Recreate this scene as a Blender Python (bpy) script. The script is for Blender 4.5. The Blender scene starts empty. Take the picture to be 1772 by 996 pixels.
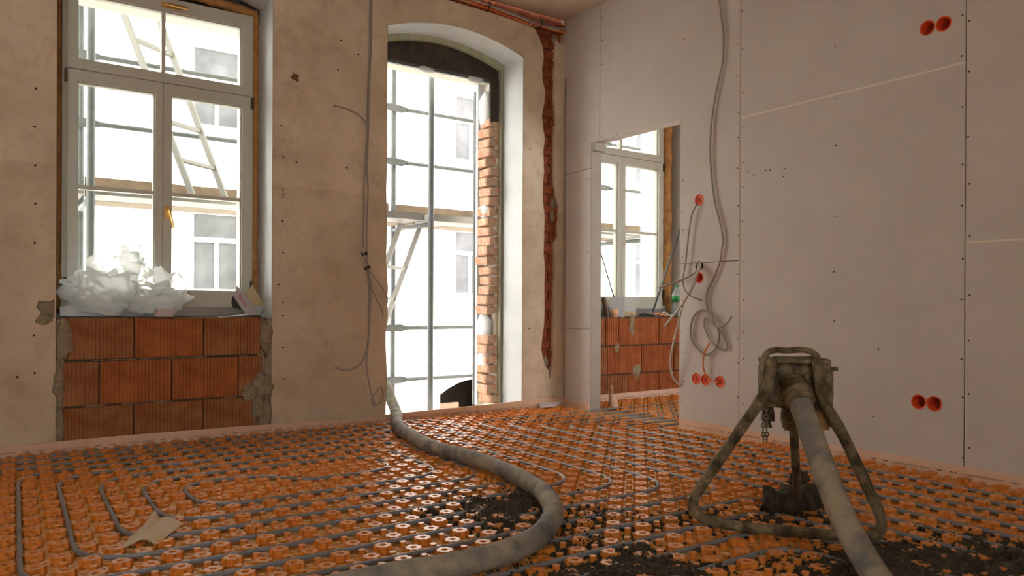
import bpy, bmesh, math, random
from mathutils import Vector, Matrix, noise
from mathutils.geometry import tessellate_polygon
random.seed(7)
sc = bpy.context.scene
COL = sc.collection
PI = math.pi

# ------------------------------------------------------------------ camera, sky, exposure
F_PX, YAW, PITCH, ROLL, SHIFT, CAM_H = 1288.68, 0.606893, -0.00085, 0.004784, 31.79, 0.80584
WALL_Y, WALL_X = 4.6664, 3.7391          # window wall plane, plasterboard partition plane
fw = Vector((math.sin(YAW), math.cos(YAW), 0)); rt = Vector((math.cos(YAW), -math.sin(YAW), 0)); up = Vector((0, 0, 1))
fwd = fw * math.cos(PITCH) + up * math.sin(PITCH); upv = up * math.cos(PITCH) - fw * math.sin(PITCH)
cx = rt * math.cos(ROLL) + upv * math.sin(ROLL); cy = upv * math.cos(ROLL) - rt * math.sin(ROLL)
cam = bpy.data.cameras.new('camera'); camo = bpy.data.objects.new('camera', cam); COL.objects.link(camo)
cam.sensor_width = 36; cam.lens = F_PX / 1772 * 36; cam.shift_y = SHIFT / 1772; cam.clip_start = 0.05; cam.clip_end = 200
m = Matrix((cx, cy, -fwd)).transposed().to_4x4(); m.translation = (0, 0, CAM_H); camo.matrix_world = m
sc.camera = camo
w = bpy.data.worlds.new('overcast_sky'); sc.world = w; w.use_nodes = True
bg = w.node_tree.nodes['Background']; bg.inputs[0].default_value = (1.0, 0.985, 0.965, 1); bg.inputs[1].default_value = 8.0
sc.view_settings.view_transform = 'Standard'; sc.view_settings.look = 'None'
sc.view_settings.exposure = 0.32; sc.view_settings.gamma = 1.0; sc.view_settings.use_curve_mapping = False

# survey helpers: a sight line of the photograph met with a real plane of the room
def ray(px, py):
    x = (px - 886) / F_PX; y = -(py - 498 - SHIFT) / F_PX
    return fwd + cx * x + cy * y
def on_floor(px, py, z=0.0):
    d = ray(px, py); t = (z - CAM_H) / d.z; return Vector((d.x * t, d.y * t, z))
def on_window_wall(px, py, d=0.0):
    r = ray(px, py); t = (WALL_Y + d) / r.y; return Vector((r.x * t, WALL_Y + d, CAM_H + r.z * t))
def on_partition(px, py, d=0.0):
    r = ray(px, py); t = (WALL_X + d) / r.x; return Vector((WALL_X + d, r.y * t, CAM_H + r.z * t))

# ------------------------------------------------------------------ materials
MATS = {}
def mat(name, col, rough=0.7, metal=0.0, var=0.0, scale=6.0, col2=None, bump=0.0, bscale=60.0, spec=0.5, detail=6.0, lo=0.35, hi=0.65):
    m = bpy.data.materials.new(name); m.use_nodes = True; nt = m.node_tree; b = nt.nodes['Principled BSDF']
    b.inputs['Roughness'].default_value = rough; b.inputs['Metallic'].default_value = metal
    b.inputs['Specular IOR Level'].default_value = spec; b.inputs['Base Color'].default_value = (*col, 1)
    tc = nt.nodes.new('ShaderNodeTexCoord')
    if col2 is not None or var:
        n = nt.nodes.new('ShaderNodeTexNoise'); n.inputs['Scale'].default_value = scale; n.inputs['Detail'].default_value = detail
        n.inputs['Roughness'].default_value = 0.62
        nt.links.new(tc.outputs['Object'], n.inputs['Vector'])
        r = nt.nodes.new('ShaderNodeValToRGB'); r.color_ramp.elements[0].position = lo; r.color_ramp.elements[1].position = hi
        c2 = col2 or tuple(c * (1 - var) for c in col)
        r.color_ramp.elements[0].color = (*c2, 1); r.color_ramp.elements[1].color = (*col, 1)
        nt.links.new(n.outputs['Fac'], r.inputs['Fac']); nt.links.new(r.outputs['Color'], b.inputs['Base Color'])
    if bump:
        n2 = nt.nodes.new('ShaderNodeTexNoise'); n2.inputs['Scale'].default_value = bscale; n2.inputs['Detail'].default_value = 5
        nt.links.new(tc.outputs['Object'], n2.inputs['Vector'])
        bp = nt.nodes.new('ShaderNodeBump'); bp.inputs['Strength'].default_value = bump; bp.inputs['Distance'].default_value = 0.01
        nt.links.new(n2.outputs['Fac'], bp.inputs['Height']); nt.links.new(bp.outputs['Normal'], b.inputs['Normal'])
    MATS[name] = m; return m
def old_plaster():
    m = mat('old_plaster', (0.60, 0.50, 0.40), 0.85, bump=0.5, bscale=38)
    nt = m.node_tree; b = nt.nodes['Principled BSDF']; tc = [n for n in nt.nodes if n.type == 'TEX_COORD'][0]
    def nz(s, d=8, r=0.65):
        n = nt.nodes.new('ShaderNodeTexNoise'); n.inputs['Scale'].default_value = s; n.inputs['Detail'].default_value = d; n.inputs['Roughness'].default_value = r
        nt.links.new(tc.outputs['Object'], n.inputs['Vector']); return n.outputs['Fac']
    def ramp(f, a, c, ca, cb):
        r = nt.nodes.new('ShaderNodeValToRGB'); e = r.color_ramp.elements; e[0].position = a; e[1].position = c; e[0].color = (*ca, 1); e[1].color = (*cb, 1)
        nt.links.new(f, r.inputs['Fac']); return r.outputs['Color']
    def mix(f, a, c, t='MIX'):
        x = nt.nodes.new('ShaderNodeMix'); x.data_type = 'RGBA'; x.blend_type = t
        if isinstance(f, float): x.inputs[0].default_value = f
        else: nt.links.new(f, x.inputs[0])
        nt.links.new(a, x.inputs[6]); nt.links.new(c, x.inputs[7]); return x.outputs[2]
    base = ramp(nz(1.9), 0.38, 0.64, (0.66, 0.545, 0.40), (0.81, 0.69, 0.53))
    spots = ramp(nz(7), 0.32, 0.50, (0.70, 0.65, 0.55), (1, 1, 1))
    c = mix(0.55, base, spots, 'MULTIPLY')
    scr = ramp(nz(34, 10, 0.75), 0.30, 0.37, (0.45, 0.36, 0.28), (1, 1, 1))
    c = mix(0.6, c, scr, 'MULTIPLY')
    # an old dado: greyer paint below a wavering line
    sep = nt.nodes.new('ShaderNodeSeparateXYZ'); nt.links.new(tc.outputs['Object'], sep.inputs[0])
    ma = nt.nodes.new('ShaderNodeMath'); ma.operation = 'MULTIPLY_ADD'; ma.inputs[1].default_value = 0.06; nt.links.new(nz(3.0), ma.inputs[0]); nt.links.new(sep.outputs['Z'], ma.inputs[2])
    dado = ramp(ma.outputs[0], 1.565, 1.575, (0.90, 0.885, 0.86), (1, 1, 1))
    mr = nt.nodes.new('ShaderNodeMapRange'); mr.inputs[1].default_value = 1.0; mr.inputs[2].default_value = 2.0
    nt.links.new(ma.outputs[0], mr.inputs[0]); r = [n for n in nt.nodes if n.type == 'VALTORGB'][-1]
    nt.links.new(mr.outputs[0], r.inputs['Fac']); r.color_ramp.elements[0].position = 0.575; r.color_ramp.elements[1].position = 0.585
    c = mix(1.0, c, dado, 'MULTIPLY')
    nt.links.new(c, b.inputs['Base Color'])
old_plaster()
mat('reveal_paint', (0.74, 0.785, 0.80), 0.7, var=0.10, scale=4, bump=0.15)  # white paint, with the blue of cool daylight mixed into its colour
mat('green_paint', (0.52, 0.54, 0.36), 0.75, var=0.25, scale=14)
mat('plasterboard', (0.63, 0.58, 0.545), 0.75, var=0.07, scale=3.0, bump=0.05, bscale=90)
mat('joint_gap', (0.10, 0.075, 0.05), 0.9)
mat('ceiling_board', (0.62, 0.50, 0.38), 0.8, var=0.08, scale=3)
mat('clay_block', (0.50, 0.155, 0.045), 0.8, col2=(0.34, 0.095, 0.025), scale=9, bump=0.3, bscale=80)
mat('clay_block_dusty', (0.42, 0.19, 0.075), 0.85, col2=(0.30, 0.09, 0.025), scale=7, bump=0.3, bscale=80)
mat('mortar_dark', (0.10, 0.07, 0.045), 0.95)
mat('sill_mortar', (0.13, 0.11, 0.075), 0.95, col2=(0.07, 0.06, 0.04), scale=20)
mat('plaster_scar', (0.20, 0.10, 0.05), 0.95)
mat('joint_filler', (0.80, 0.73, 0.62), 0.8)
mat('jamb_dusty_shaded', (0.42, 0.385, 0.34), 0.7, var=0.12, scale=6)  # dusty board tone, darkened to put the jamb's shading into the colour
mat('mortar', (0.40, 0.33, 0.22), 0.95, col2=(0.24, 0.19, 0.12), scale=22, bump=0.9, bscale=70)
mat('red_brick', (0.34, 0.09, 0.035), 0.9, col2=(0.20, 0.05, 0.02), scale=18, bump=0.7, bscale=70)
mat('pale_brick', (0.56, 0.26, 0.15), 0.9, col2=(0.58, 0.44, 0.32), scale=16, bump=0.7, bscale=70)
mat('burnt_timber', (0.075, 0.055, 0.04), 0.85, col2=(0.035, 0.027, 0.022), scale=9, bump=0.6, bscale=40)
mat('orange_plastic', (0.75, 0.255, 0.034), 0.36, var=0.15, scale=12, spec=0.8)
mat('orange_foil', (0.76, 0.36, 0.06), 0.40, var=0.2, scale=8, spec=0.7)
mat('grey_pipe', (0.20, 0.215, 0.235), 0.30)
mat('white_pipe', (0.7, 0.72, 0.74), 0.35)
mat('hose_rubber', (0.36, 0.32, 0.235), 0.8, col2=(0.13, 0.14, 0.15), scale=8, bump=0.5, bscale=60, lo=0.36, hi=0.58, detail=9)
mat('screed', (0.085, 0.068, 0.04), 0.85, col2=(0.03, 0.024, 0.015), scale=30, bump=0.9, bscale=120)
mat('muddy_steel', (0.29, 0.24, 0.145), 0.8, col2=(0.065, 0.052, 0.03), scale=16, bump=1.0, bscale=90, lo=0.38, hi=0.62)
mat('yellow_steel', (0.42, 0.27, 0.09), 0.6, col2=(0.2, 0.13, 0.06), scale=18)
mat('window_white', (0.57, 0.56, 0.48), 0.45)
mat('dark_rubber', (0.05, 0.045, 0.04), 0.6)
mat('hinge_bronze', (0.11, 0.075, 0.045), 0.5, metal=0.5)
mat('brass', (0.72, 0.47, 0.16), 0.35, metal=0.9)
mat('expanding_foam', (0.56, 0.29, 0.10), 0.85, col2=(0.36, 0.165, 0.05), scale=16, bump=0.6, bscale=60)
mat('sill_metal', (0.42, 0.42, 0.41), 0.35, metal=0.7)
mat('strip_foam', (0.78, 0.56, 0.42), 0.7, col2=(0.72, 0.47, 0.31), scale=5, bump=0.2, bscale=70)
mat('apron_film', (0.66, 0.55, 0.55), 0.4)
mat('print_ink', (0.03, 0.02, 0.015), 0.6)
mat('red_ink', (0.70, 0.005, 0.03), 0.5)
mat('socket_red', (0.80, 0.10, 0.025), 0.4)
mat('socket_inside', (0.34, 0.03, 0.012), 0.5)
mat('cable_grey', (0.36, 0.31, 0.26), 0.45)
mat('cable_white', (0.62, 0.58, 0.50), 0.45)
mat('cable_orange', (0.82, 0.20, 0.05), 0.4)
mat('cable_red', (0.55, 0.10, 0.05), 0.45)
mat('tie_black', (0.02, 0.02, 0.02), 0.5)
mat('dark_hole', (0.035, 0.022, 0.014), 0.95)
mat('galvanised', (0.125, 0.14, 0.145), 0.5, metal=0.0, var=0.25, scale=20)
mat('scaffold_wood', (0.27, 0.20, 0.135), 0.8, col2=(0.17, 0.135, 0.105), scale=10)
mat('aluminium', (0.24, 0.235, 0.215), 0.5)
mat('facade_render', (0.88, 0.85, 0.80), 0.9)
mat('facade_trim', (0.86, 0.82, 0.72), 0.9)
mat('courtyard_paving', (0.6, 0.58, 0.54), 0.9, var=0.2, scale=2)
mat('dark_gate', (0.05, 0.035, 0.025), 0.8)
mat('brown_wood', (0.24, 0.15, 0.09), 0.7, var=0.3, scale=8)
mat('grey_carton', (0.50, 0.51, 0.52), 0.6)
mat('brown_carton', (0.60, 0.47, 0.26), 0.8, var=0.1, scale=10)
mat('paper_brown', (0.62, 0.42, 0.22), 0.75, col2=(0.62, 0.55, 0.42), scale=14)
mat('cup_orange', (0.85, 0.5, 0.28), 0.5)
mat('bottle_green', (0.02, 0.30, 0.07), 0.4)
mat('board_edge', (0.42, 0.33, 0.24), 0.9)
mat('dark_room', (0.30, 0.27, 0.24), 0.9)
def glass(name, tint, refl):
    m = bpy.data.materials.new(name); m.use_nodes = True; nt = m.node_tree; nt.nodes.remove(nt.nodes['Principled BSDF'])
    t = nt.nodes.new('ShaderNodeBsdfTransparent'); t.inputs[0].default_value = (*tint, 1)
    g = nt.nodes.new('ShaderNodeBsdfGlossy'); g.inputs['Roughness'].default_value = 0.02
    x = nt.nodes.new('ShaderNodeMixShader'); fr = nt.nodes.new('ShaderNodeLayerWeight'); fr.inputs[0].default_value = refl
    nt.links.new(fr.outputs['Fresnel'], x.inputs[0]); nt.links.new(t.outputs[0], x.inputs[1]); nt.links.new(g.outputs[0], x.inputs[2])
    nt.links.new(x.outputs[0], nt.nodes['Material Output'].inputs[0]); MATS[name] = m
glass('window_glass', (0.96, 0.98, 0.97), 0.12)
mat('far_glass', (0.12, 0.12, 0.125), 0.3, spec=0.3, var=0.5, scale=1.2)
def film(name, col, alpha, trans):
    m = bpy.data.materials.new(name); m.use_nodes = True; nt = m.node_tree; nt.nodes.remove(nt.nodes['Principled BSDF'])
    d = nt.nodes.new('ShaderNodeBsdfDiffuse'); d.inputs[0].default_value = (*col, 1)
    tl = nt.nodes.new('ShaderNodeBsdfTranslucent'); tl.inputs[0].default_value = (*col, 1)
    g = nt.nodes.new('ShaderNodeBsdfGlossy'); g.inputs['Roughness'].default_value = 0.22
    tp = nt.nodes.new('ShaderNodeBsdfTransparent')
    def mx(f, a, b):
        x = nt.nodes.new('ShaderNodeMixShader'); x.inputs[0].default_value = f; nt.links.new(a, x.inputs[1]); nt.links.new(b, x.inputs[2]); return x.outputs[0]
    s = mx(trans, d.outputs[0], tl.outputs[0]); s = mx(0.14, s, g.outputs[0]); s = mx(alpha, s, tp.outputs[0])
    nt.links.new(s, nt.nodes['Material Output'].inputs[0]); MATS[name] = m
film('plastic_film', (0.95, 0.98, 0.98), 0.40, 0.74)
film('bottle_plastic', (0.75, 0.88, 0.85), 0.6, 0.5)

# ------------------------------------------------------------------ mesh helpers
ORG = {}
def empty(name, loc=(0, 0, 0), label=None, cat=None, group=None, kind=None):
    o = bpy.data.objects.new(name, None); COL.objects.link(o); o.location = loc; o.empty_display_size = 0.1
    ORG[o] = Vector(loc); tag(o, label, cat, group, kind); return o
def tag(o, label=None, cat=None, group=None, kind=None):
    if label: o['label'] = label
    if cat: o['category'] = cat
    if group: o['group'] = group
    if kind: o['kind'] = kind
    return o
class MB:
    def __init__(s): s.v = []; s.f = []
    def add(s, vs, fs):
        n = len(s.v); s.v += [tuple(v) for v in vs]; s.f += [tuple(i + n for i in f) for f in fs]; return s
    def box(s, a, b):
        x0, y0, z0 = a; x1, y1, z1 = b
        return s.add([(x0,y0,z0),(x1,y0,z0),(x1,y1,z0),(x0,y1,z0),(x0,y0,z1),(x1,y0,z1),(x1,y1,z1),(x0,y1,z1)],
                     [(0,3,2,1),(4,5,6,7),(0,1,5,4),(1,2,6,5),(2,3,7,6),(3,0,4,7)])
    def obox(s, c, u, v, w_, hu, hv, hw):     # oriented box: centre, three unit axes, half sizes
        c = Vector(c); u = Vector(u) * hu; v = Vector(v) * hv; w_ = Vector(w_) * hw
        P = [c + u*a + v*b + w_*d for d in (-1, 1) for a, b in ((-1,-1),(1,-1),(1,1),(-1,1))]
        return s.add(P, [(0,3,2,1),(4,5,6,7),(0,1,5,4),(1,2,6,5),(2,3,7,6),(3,0,4,7)])
    def tube(s, pts, r, n=8, caps=True, closed=False):
        pts = [Vector(p) for p in pts]; L = len(pts); rs = r if isinstance(r, (list, tuple)) else [r] * L
        base = len(s.v); nrm = None
        for i, p in enumerate(pts):
            if closed: t = pts[(i+1) % L] - pts[i-1]
            else: t = pts[min(i+1, L-1)] - pts[max(i-1, 0)]
            if t.length < 1e-9: t = Vector((0, 0, 1))
            t.normalize()
            if nrm is None:
                a = Vector((0, 0, 1)) if abs(t.z) < 0.9 else Vector((1, 0, 0)); nrm = t.cross(a).normalized()
            nrm = (nrm - t * nrm.dot(t))
            if nrm.length < 1e-6: nrm = t.orthogonal()
            nrm.normalize(); bn = t.cross(nrm)
            for k in range(n):
                a = 2 * PI * k / n; s.v.append(tuple(p + (nrm * math.cos(a) + bn * math.sin(a)) * rs[i]))
        for i in range(L if closed else L - 1):
            j = (i + 1) % L
            for k in range(n):
                k2 = (k + 1) % n; s.f.append((base + i*n + k, base + j*n + k, base + j*n + k2, base + i*n + k2))
        if caps and not closed:
            s.f.append(tuple(base + k for k in range(n))); s.f.append(tuple(base + (L-1)*n + k for k in reversed(range(n))))
        return s
    def lathe(s, prof, c, axis=(0, 0, 1), n=16):
        ax = Vector(axis).normalized(); u = ax.orthogonal().normalized(); v = ax.cross(u); c = Vector(c); base = len(s.v)
        for r, h in prof:
            for k in range(n):
                a = 2*PI*k/n; s.v.append(tuple(c + ax*h + (u*math.cos(a) + v*math.sin(a))*r))
        for i in range(len(prof)-1):
            for k in range(n):
                k2 = (k+1) % n; s.f.append((base+i*n+k, base+i*n+k2, base+(i+1)*n+k2, base+(i+1)*n+k))
        s.f.append(tuple(base+k for k in reversed(range(n)))); s.f.append(tuple(base+(len(prof)-1)*n+k for k in range(n)))
        return s
    def fill(s, loops, to3):                  # flat polygon with holes
        polys = [[Vector((u, v, 0)) for u, v in l] for l in loops]
        flat = [p for l in loops for p in l]; tri = tessellate_polygon(polys)
        return s.add([to3(u, v) for u, v in flat], tri)
    def rim(s, loop, to3a, to3b):
        n = len(loop)
        return s.add([to3a(*p) for p in loop] + [to3b(*p) for p in loop], [(i, (i+1) % n, n + (i+1) % n, n + i) for i in range(n)])
    def mesh(s, name, m, smooth=False):
        me = bpy.data.meshes.new(name); me.from_pydata(s.v, [], s.f); me.update()
        if smooth:
            for p in me.polygons: p.use_smooth = True
        if m: me.materials.append(MATS[m])
        return me
    def build(s, name, m, parent=None, smooth=False, fixn=True, **kw):
        o0 = Vector((0, 0, 0)) if parent is None else ORG.get(parent, Vector((0, 0, 0)))
        s.v = [(x - o0.x, y - o0.y, z - o0.z) for x, y, z in s.v]
        me = s.mesh(name, m, smooth)
        if fixn:
            bm = bmesh.new(); bm.from_mesh(me); bmesh.ops.recalc_face_normals(bm, faces=bm.faces); bm.to_mesh(me); bm.free()
        o = bpy.data.objects.new(name, me); COL.objects.link(o)
        if parent: o.parent = parent
        ORG[o] = o0; tag(o, **kw); return o
def inst(name, me, loc, parent=None, rot=None, scale=None):
    o = bpy.data.objects.new(name, me); COL.objects.link(o)
    o0 = ORG.get(parent, Vector((0, 0, 0))) if parent else Vector((0, 0, 0))
    o.location = Vector(loc) - o0
    if rot: o.rotation_euler = rot
    if scale: o.scale = scale
    if parent: o.parent = parent
    return o
def base_thing(name, mb, m, label, cat, smooth=False, group=None):      # one-mesh thing whose origin sits at its base
    xs, ys, zs = zip(*mb.v); c = Vector(((min(xs)+max(xs))/2, (min(ys)+max(ys))/2, min(zs)))
    mb.v = [(x-c.x, y-c.y, z-c.z) for x, y, z in mb.v]
    o = mb.build(name, m, None, smooth, label=label, cat=cat, group=group); o.location = c; ORG[o] = c; return o
def smooth_path(pts, sub=6):
    P = [Vector(p) for p in pts]; out = []
    for i in range(len(P)-1):
        p0, p1, p2, p3 = P[max(i-1,0)], P[i], P[i+1], P[min(i+2,len(P)-1)]
        for k in range(sub):
            t = k/sub; out.append(0.5*((2*p1) + (p2-p0)*t + (2*p0-5*p1+4*p2-p3)*t*t + (3*p1-p0-3*p2+p3)*t**3))
    return out + [P[-1]]
def fillet(pts, r, n=6):
    P = [Vector(p) for p in pts]; out = [P[0]]
    for i in range(1, len(P)-1):
        a = P[i-1]-P[i]; b = P[i+1]-P[i]; rr = min(r, a.length*0.49, b.length*0.49)
        A = P[i]+a.normalized()*rr; B = P[i]+b.normalized()*rr
        for k in range(n+1):
            t = k/n; out.append(A*(1-t)**2 + P[i]*2*t*(1-t) + B*t*t)
    return out + [P[-1]]
def jitter_loop(pts, step, amp, seed=0):      # breaks a straight edge into a ragged one
    rnd = random.Random(seed); out = []
    for i in range(len(pts)):
        a = Vector(pts[i]).to_2d() if len(pts[i]) == 3 else Vector(pts[i]); b = Vector(pts[(i+1) % len(pts)])
        n = max(1, int((b-a).length/step)); out.append((a.x, a.y)); d = (b-a).normalized() if (b-a).length > 0 else a; nx = Vector((-d.y, d.x))
        for k in range(1, n):
            p = a + (b-a)*(k/n) + nx*rnd.uniform(-amp, amp); out.append((p.x, p.y))
    return out
def arch(x0, x1, z0, zs, rise, n=14):         # opening outline: sill up to a segmental arch
    pts = [(x0, z0), (x1, z0)]
    for k in range(n+1):
        t = k/n; pts.append((x1 + (x0-x1)*t, zs + rise*(1-(2*t-1)**2)))
    return pts
def text_mesh(name, body, size, m):
    cu = bpy.data.curves.new(name, 'FONT'); cu.body = body; cu.size = size; cu.resolution_u = 2; cu.align_x = 'LEFT'
    o = bpy.data.objects.new(name, cu); COL.objects.link(o); dg = bpy.context.evaluated_depsgraph_get(); dg.update()
    me = bpy.data.meshes.new_from_object(o.evaluated_get(dg)); bpy.data.objects.remove(o); bpy.data.curves.remove(cu)
    me.name = name; me.materials.clear(); me.materials.append(MATS[m]); return me

# ------------------------------------------------------------------ setting: window wall
X0, X1 = -2.6, 5.75; Y0 = -2.4; ZC = 3.09
W3 = lambda d: (lambda u, v: (u, WALL_Y + d, v))
win1 = arch(0.268, 1.418, 0.0, 2.72, 0.10)
door_b = [(2.196, 0.0), (3.336, 0.0)] + arch(2.196, 3.336, 0.0, 2.718, 0.107)[2:]
left_edge = [(2.196, 2.718)] + [(2.196 + random.uniform(-0.006, 0.006) + (0.012 if 0.72 < z < 1.0 else 0), z) for z in [2.5, 2.2, 1.9, 1.6, 1.35, 1.2, 1.12, 1.05, 0.98, 0.92, 0.86, 0.8, 0.74, 0.68, 0.62, 0.5, 0.42, 0.34, 0.2, 0.12]]
door_b = [door_b[1]] + door_b[2:-1] + left_edge + [(2.19, 0.0)]
win2 = arch(4.032, 5.262, 0.0, 2.72, 0.10)
wins_more = arch(-2.1, -0.95, 0.70, 2.72, 0.10)
chase = [(1.55, 3.12), (3.734, 3.12), (3.734, 2.95), (3.722, 2.925), (3.735, 2.90), (3.705, 2.885), (3.652, 2.915), (3.645, 2.80), (3.642, 2.66), (3.640, 2.42), (3.652, 2.36), (3.655, 2.25), (3.640, 2.18),
         (3.636, 1.95), (3.638, 1.80), (3.655, 1.72), (3.668, 1.66), (3.692, 1.60), (3.690, 1.50), (3.678, 1.42), (3.682, 1.36), (3.640, 1.30), (3.648, 1.18), (3.650, 1.05), (3.640, 0.94), (3.642, 0.72), (3.636, 0.55), (3.642, 0.40), (3.628, 0.32), (3.606, 0.225),
         (3.596, 0.30), (3.560, 0.33), (3.538, 0.40), (3.522, 0.46), (3.530, 0.56), (3.548, 0.66), (3.552, 0.80), (3.549, 0.94), (3.553, 1.10), (3.540, 1.22), (3.545, 1.40), (3.548, 1.52), (3.528, 1.64), (3.530, 1.78), (3.541, 1.86), (3.532, 2.02), (3.548, 2.12), (3.530, 2.20), (3.517, 2.30), (3.540, 2.40), (3.548, 2.50), (3.524, 2.56), (3.516, 2.66), (3.532, 2.74), (3.525, 2.82),
         (3.488, 2.90), (3.44, 2.965), (3.38, 2.978), (3.04, 2.992), (2.66, 3.0), (2.1, 3.02), (1.55, 3.04)]
chase = [p for p in chase]
chip = [(0.262, 0.728), (0.262, 0.83), (0.235, 0.815), (0.19, 0.822), (0.178, 0.79), (0.20, 0.755), (0.185, 0.735), (0.215, 0.715), (0.245, 0.722)]
outer = [(X0, -0.06), (X1, -0.06), (X1, 3.35), (X0, 3.35)]
spot = jitter_loop([(1.512, 2.205), (1.548, 2.19), (1.565, 2.215), (1.548, 2.245), (1.522, 2.238)], 0.02, 0.006, 3)
inner = MB()
thru = [win1, door_b, win2]
inner.fill([outer] + [list(l) for l in thru] + [chase, chip], W3(0))
inner.fill([outer] + [list(l) for l in thru], W3(0.26))
inner.rim(outer, W3(0), W3(0.26)); inner.rim(chase, W3(0), W3(0.045)); inner.rim(chip, W3(0), W3(0.03))
wall_window = inner.build('wall_window', 'old_plaster', kind='structure', fixn=False, label='old beige plastered masonry wall with windows and balcony opening')
def reveal(loop, d0, d1, m, name, shrink=0.0):
    MB().rim(loop, W3(d0), W3(d1)).build(name, m, wall_window, fixn=False)
def inset(l, e):      # slightly inside the opening so that it covers the plaster behind
    cx_ = sum(p[0] for p in l)/len(l); return [(p[0] + (e if p[0] < cx_ else -e), p[1] - (e if p[1] > 0.8 else 0)) for p in l]
for l in (win1, door_b, win2): reveal(inset(l, 0.002), 0.001, 0.262, 'reveal_paint', 'reveal')
# masonry of the outer half of the wall: narrower, square-headed openings
XJ = 3.2157
o1 = [(0.335, 0.80), (1.338, 0.80), (1.338, 2.605), (0.335, 2.605)]
ob = [(2.28, -0.06), (3.278, -0.06), (3.278, 2.60), (2.28, 2.60)]
o2 = [(4.10, 0.80), (5.10, 0.80), (5.10, 2.605), (4.10, 2.605)]
o3 = [(-2.03, 0.72), (-1.03, 0.72), (-1.03, 2.605), (-2.03, 2.605)]
ext_outer = [(X0 - 3, -3.6), (X1 + 6, -3.6), (X1 + 6, 7.5), (X0 - 3, 7.5)]  # unseen upper part added to block sky and shade the courtyard
mo = MB()
for d in (0.305, 0.52): mo.fill([ext_outer, o1, ob, o2], W3(d))
for l in (ext_outer, o1, ob, o2): mo.rim(l, W3(0.305), W3(0.52))
mo.build('wall_outer', 'facade_trim', kind='structure', fixn=False, label='pale outer masonry face of the window wall')
# green painted rebate band round the balcony opening, and the scorched lintel beam
gb = MB()
a_out = inset(door_b, 0.002); a_in = [((p[0] - 0.028) if p[0] > 2.8 else p[0] + 0.028, p[1] - (0.04 if p[1] > 2.6 else 0)) for p in door_b]
n = len(a_out)
gb.rim(a_in, W3(0.262), W3(0.306))
gb.add([W3(0.262)(*p) for p in a_out] + [W3(0.262)(*p) for p in a_in], [(i, (i+1) % n, n+(i+1) % n, n+i) for i in range(1, n-1)])
gb.build('rebate', 'green_paint', wall_window, fixn=False)
lb = MB(); top = [(3.30 + (2.22-3.30)*k/14, 2.685 + 0.10*(1-(2*k/14-1)**2)) for k in range(15)]
lp = [(2.22, 2.60), (3.305, 2.60)] + top
lb.fill([lp], W3(0.296)); lb.fill([lp], W3(0.304)); lb.rim(lp, W3(0.296), W3(0.304)); lb.build('lintel_beam', 'burnt_timber', wall_window, fixn=False)
MB().box((3.222, WALL_Y+0.285, 2.26), (3.30, WALL_Y+0.304, 2.60)).build('timber_post', 'burnt_timber', wall_window)
# plaster bead along the lintel soffit, with filler lumps
MB().box((2.28, WALL_Y+0.30, 2.575), (XJ+0.05, WALL_Y+0.325, 2.602)).build('plaster_bead', 'galvanised', wall_window)
def lump(c, r, seed, sq=(1, 1, 1), sub=2, amp=0.35):
    bm = bmesh.new(); bmesh.ops.create_icosphere(bm, subdivisions=sub, radius=1.0); mbb = MB()
    for v in bm.verts:
        k = 1 + amp*noise.noise(v.co*1.7 + Vector((seed*3.1, seed*1.7, seed))) + amp*0.4*noise.noise(v.co*4 + Vector((seed, seed*2.3, 0))); v.co = Vector((v.co.x*k*r*sq[0], v.co.y*k*r*sq[1], v.co.z*k*r*sq[2]))
    bm.verts.ensure_lookup_table()
    mbb.add([Vector(c) + v.co for v in bm.verts], [[v.index for v in f.verts] for f in bm.faces]); bm.free(); return mbb
for x in (2.66, 3.10): lump((x, WALL_Y+0.315, 2.585), 0.06, x, (1.5, 0.35, 0.45)).build('filler_lump', 'reveal_paint', wall_window, True)
# broken brick jamb: one brick after another
def brick_mesh(name, lx, ly, lz, m, seed, amp=0.006):
    bm = bmesh.new(); bmesh.ops.create_cube(bm, size=1.0); bmesh.ops.bevel(bm, geom=bm.edges[:], offset=0.09, segments=1, affect='EDGES')
    for v in bm.verts:
        v.co = Vector((v.co.x*lx, v.co.y*ly, v.co.z*lz)); v.co += noise.noise_vector(v.co*23 + Vector((seed, 0, seed)))*amp
    me = bpy.data.meshes.new(name); bm.to_mesh(me); bm.free(); me.materials.append(MATS[m]); return me
jb = [brick_mesh('brick', 0.10, 0.17, 0.068, 'pale_brick', k, 0.014) for k in range(5)]
z = 0.03; k = 0
while z < 2.27:
    if not (0.55 < z < 0.68):
        inst('brick', jb[k % 5], (3.262 + random.uniform(-0.016, 0.012), WALL_Y+0.378 + random.uniform(-0.012, 0.01), z + 0.035), wall_window, (0, 0, random.uniform(-0.18, 0.18)))
    z += 0.0785; k += 1
for (z0, z1, s) in ((0.30, 0.46, 1), (0.52, 0.74, 2), (1.52, 1.62, 3), (2.26, 2.52, 4)):
    lump((3.245, WALL_Y+0.40, (z0+z1)/2), 0.1, s, (0.42, 0.95, (z1-z0)*5.4)).build('plaster_patch', 'reveal_paint', wall_window, True)
MB().box((XJ+0.002, WALL_Y+0.465, 0.0), (3.282, WALL_Y+0.522, 2.6)).build('outer_plaster', 'reveal_paint', wall_window)
MB().box((XJ-0.006, WALL_Y+0.50, 0.0), (XJ+0.004, WALL_Y+0.525, 2.55)).build('corner_bead', 'galvanised', wall_window)
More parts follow.
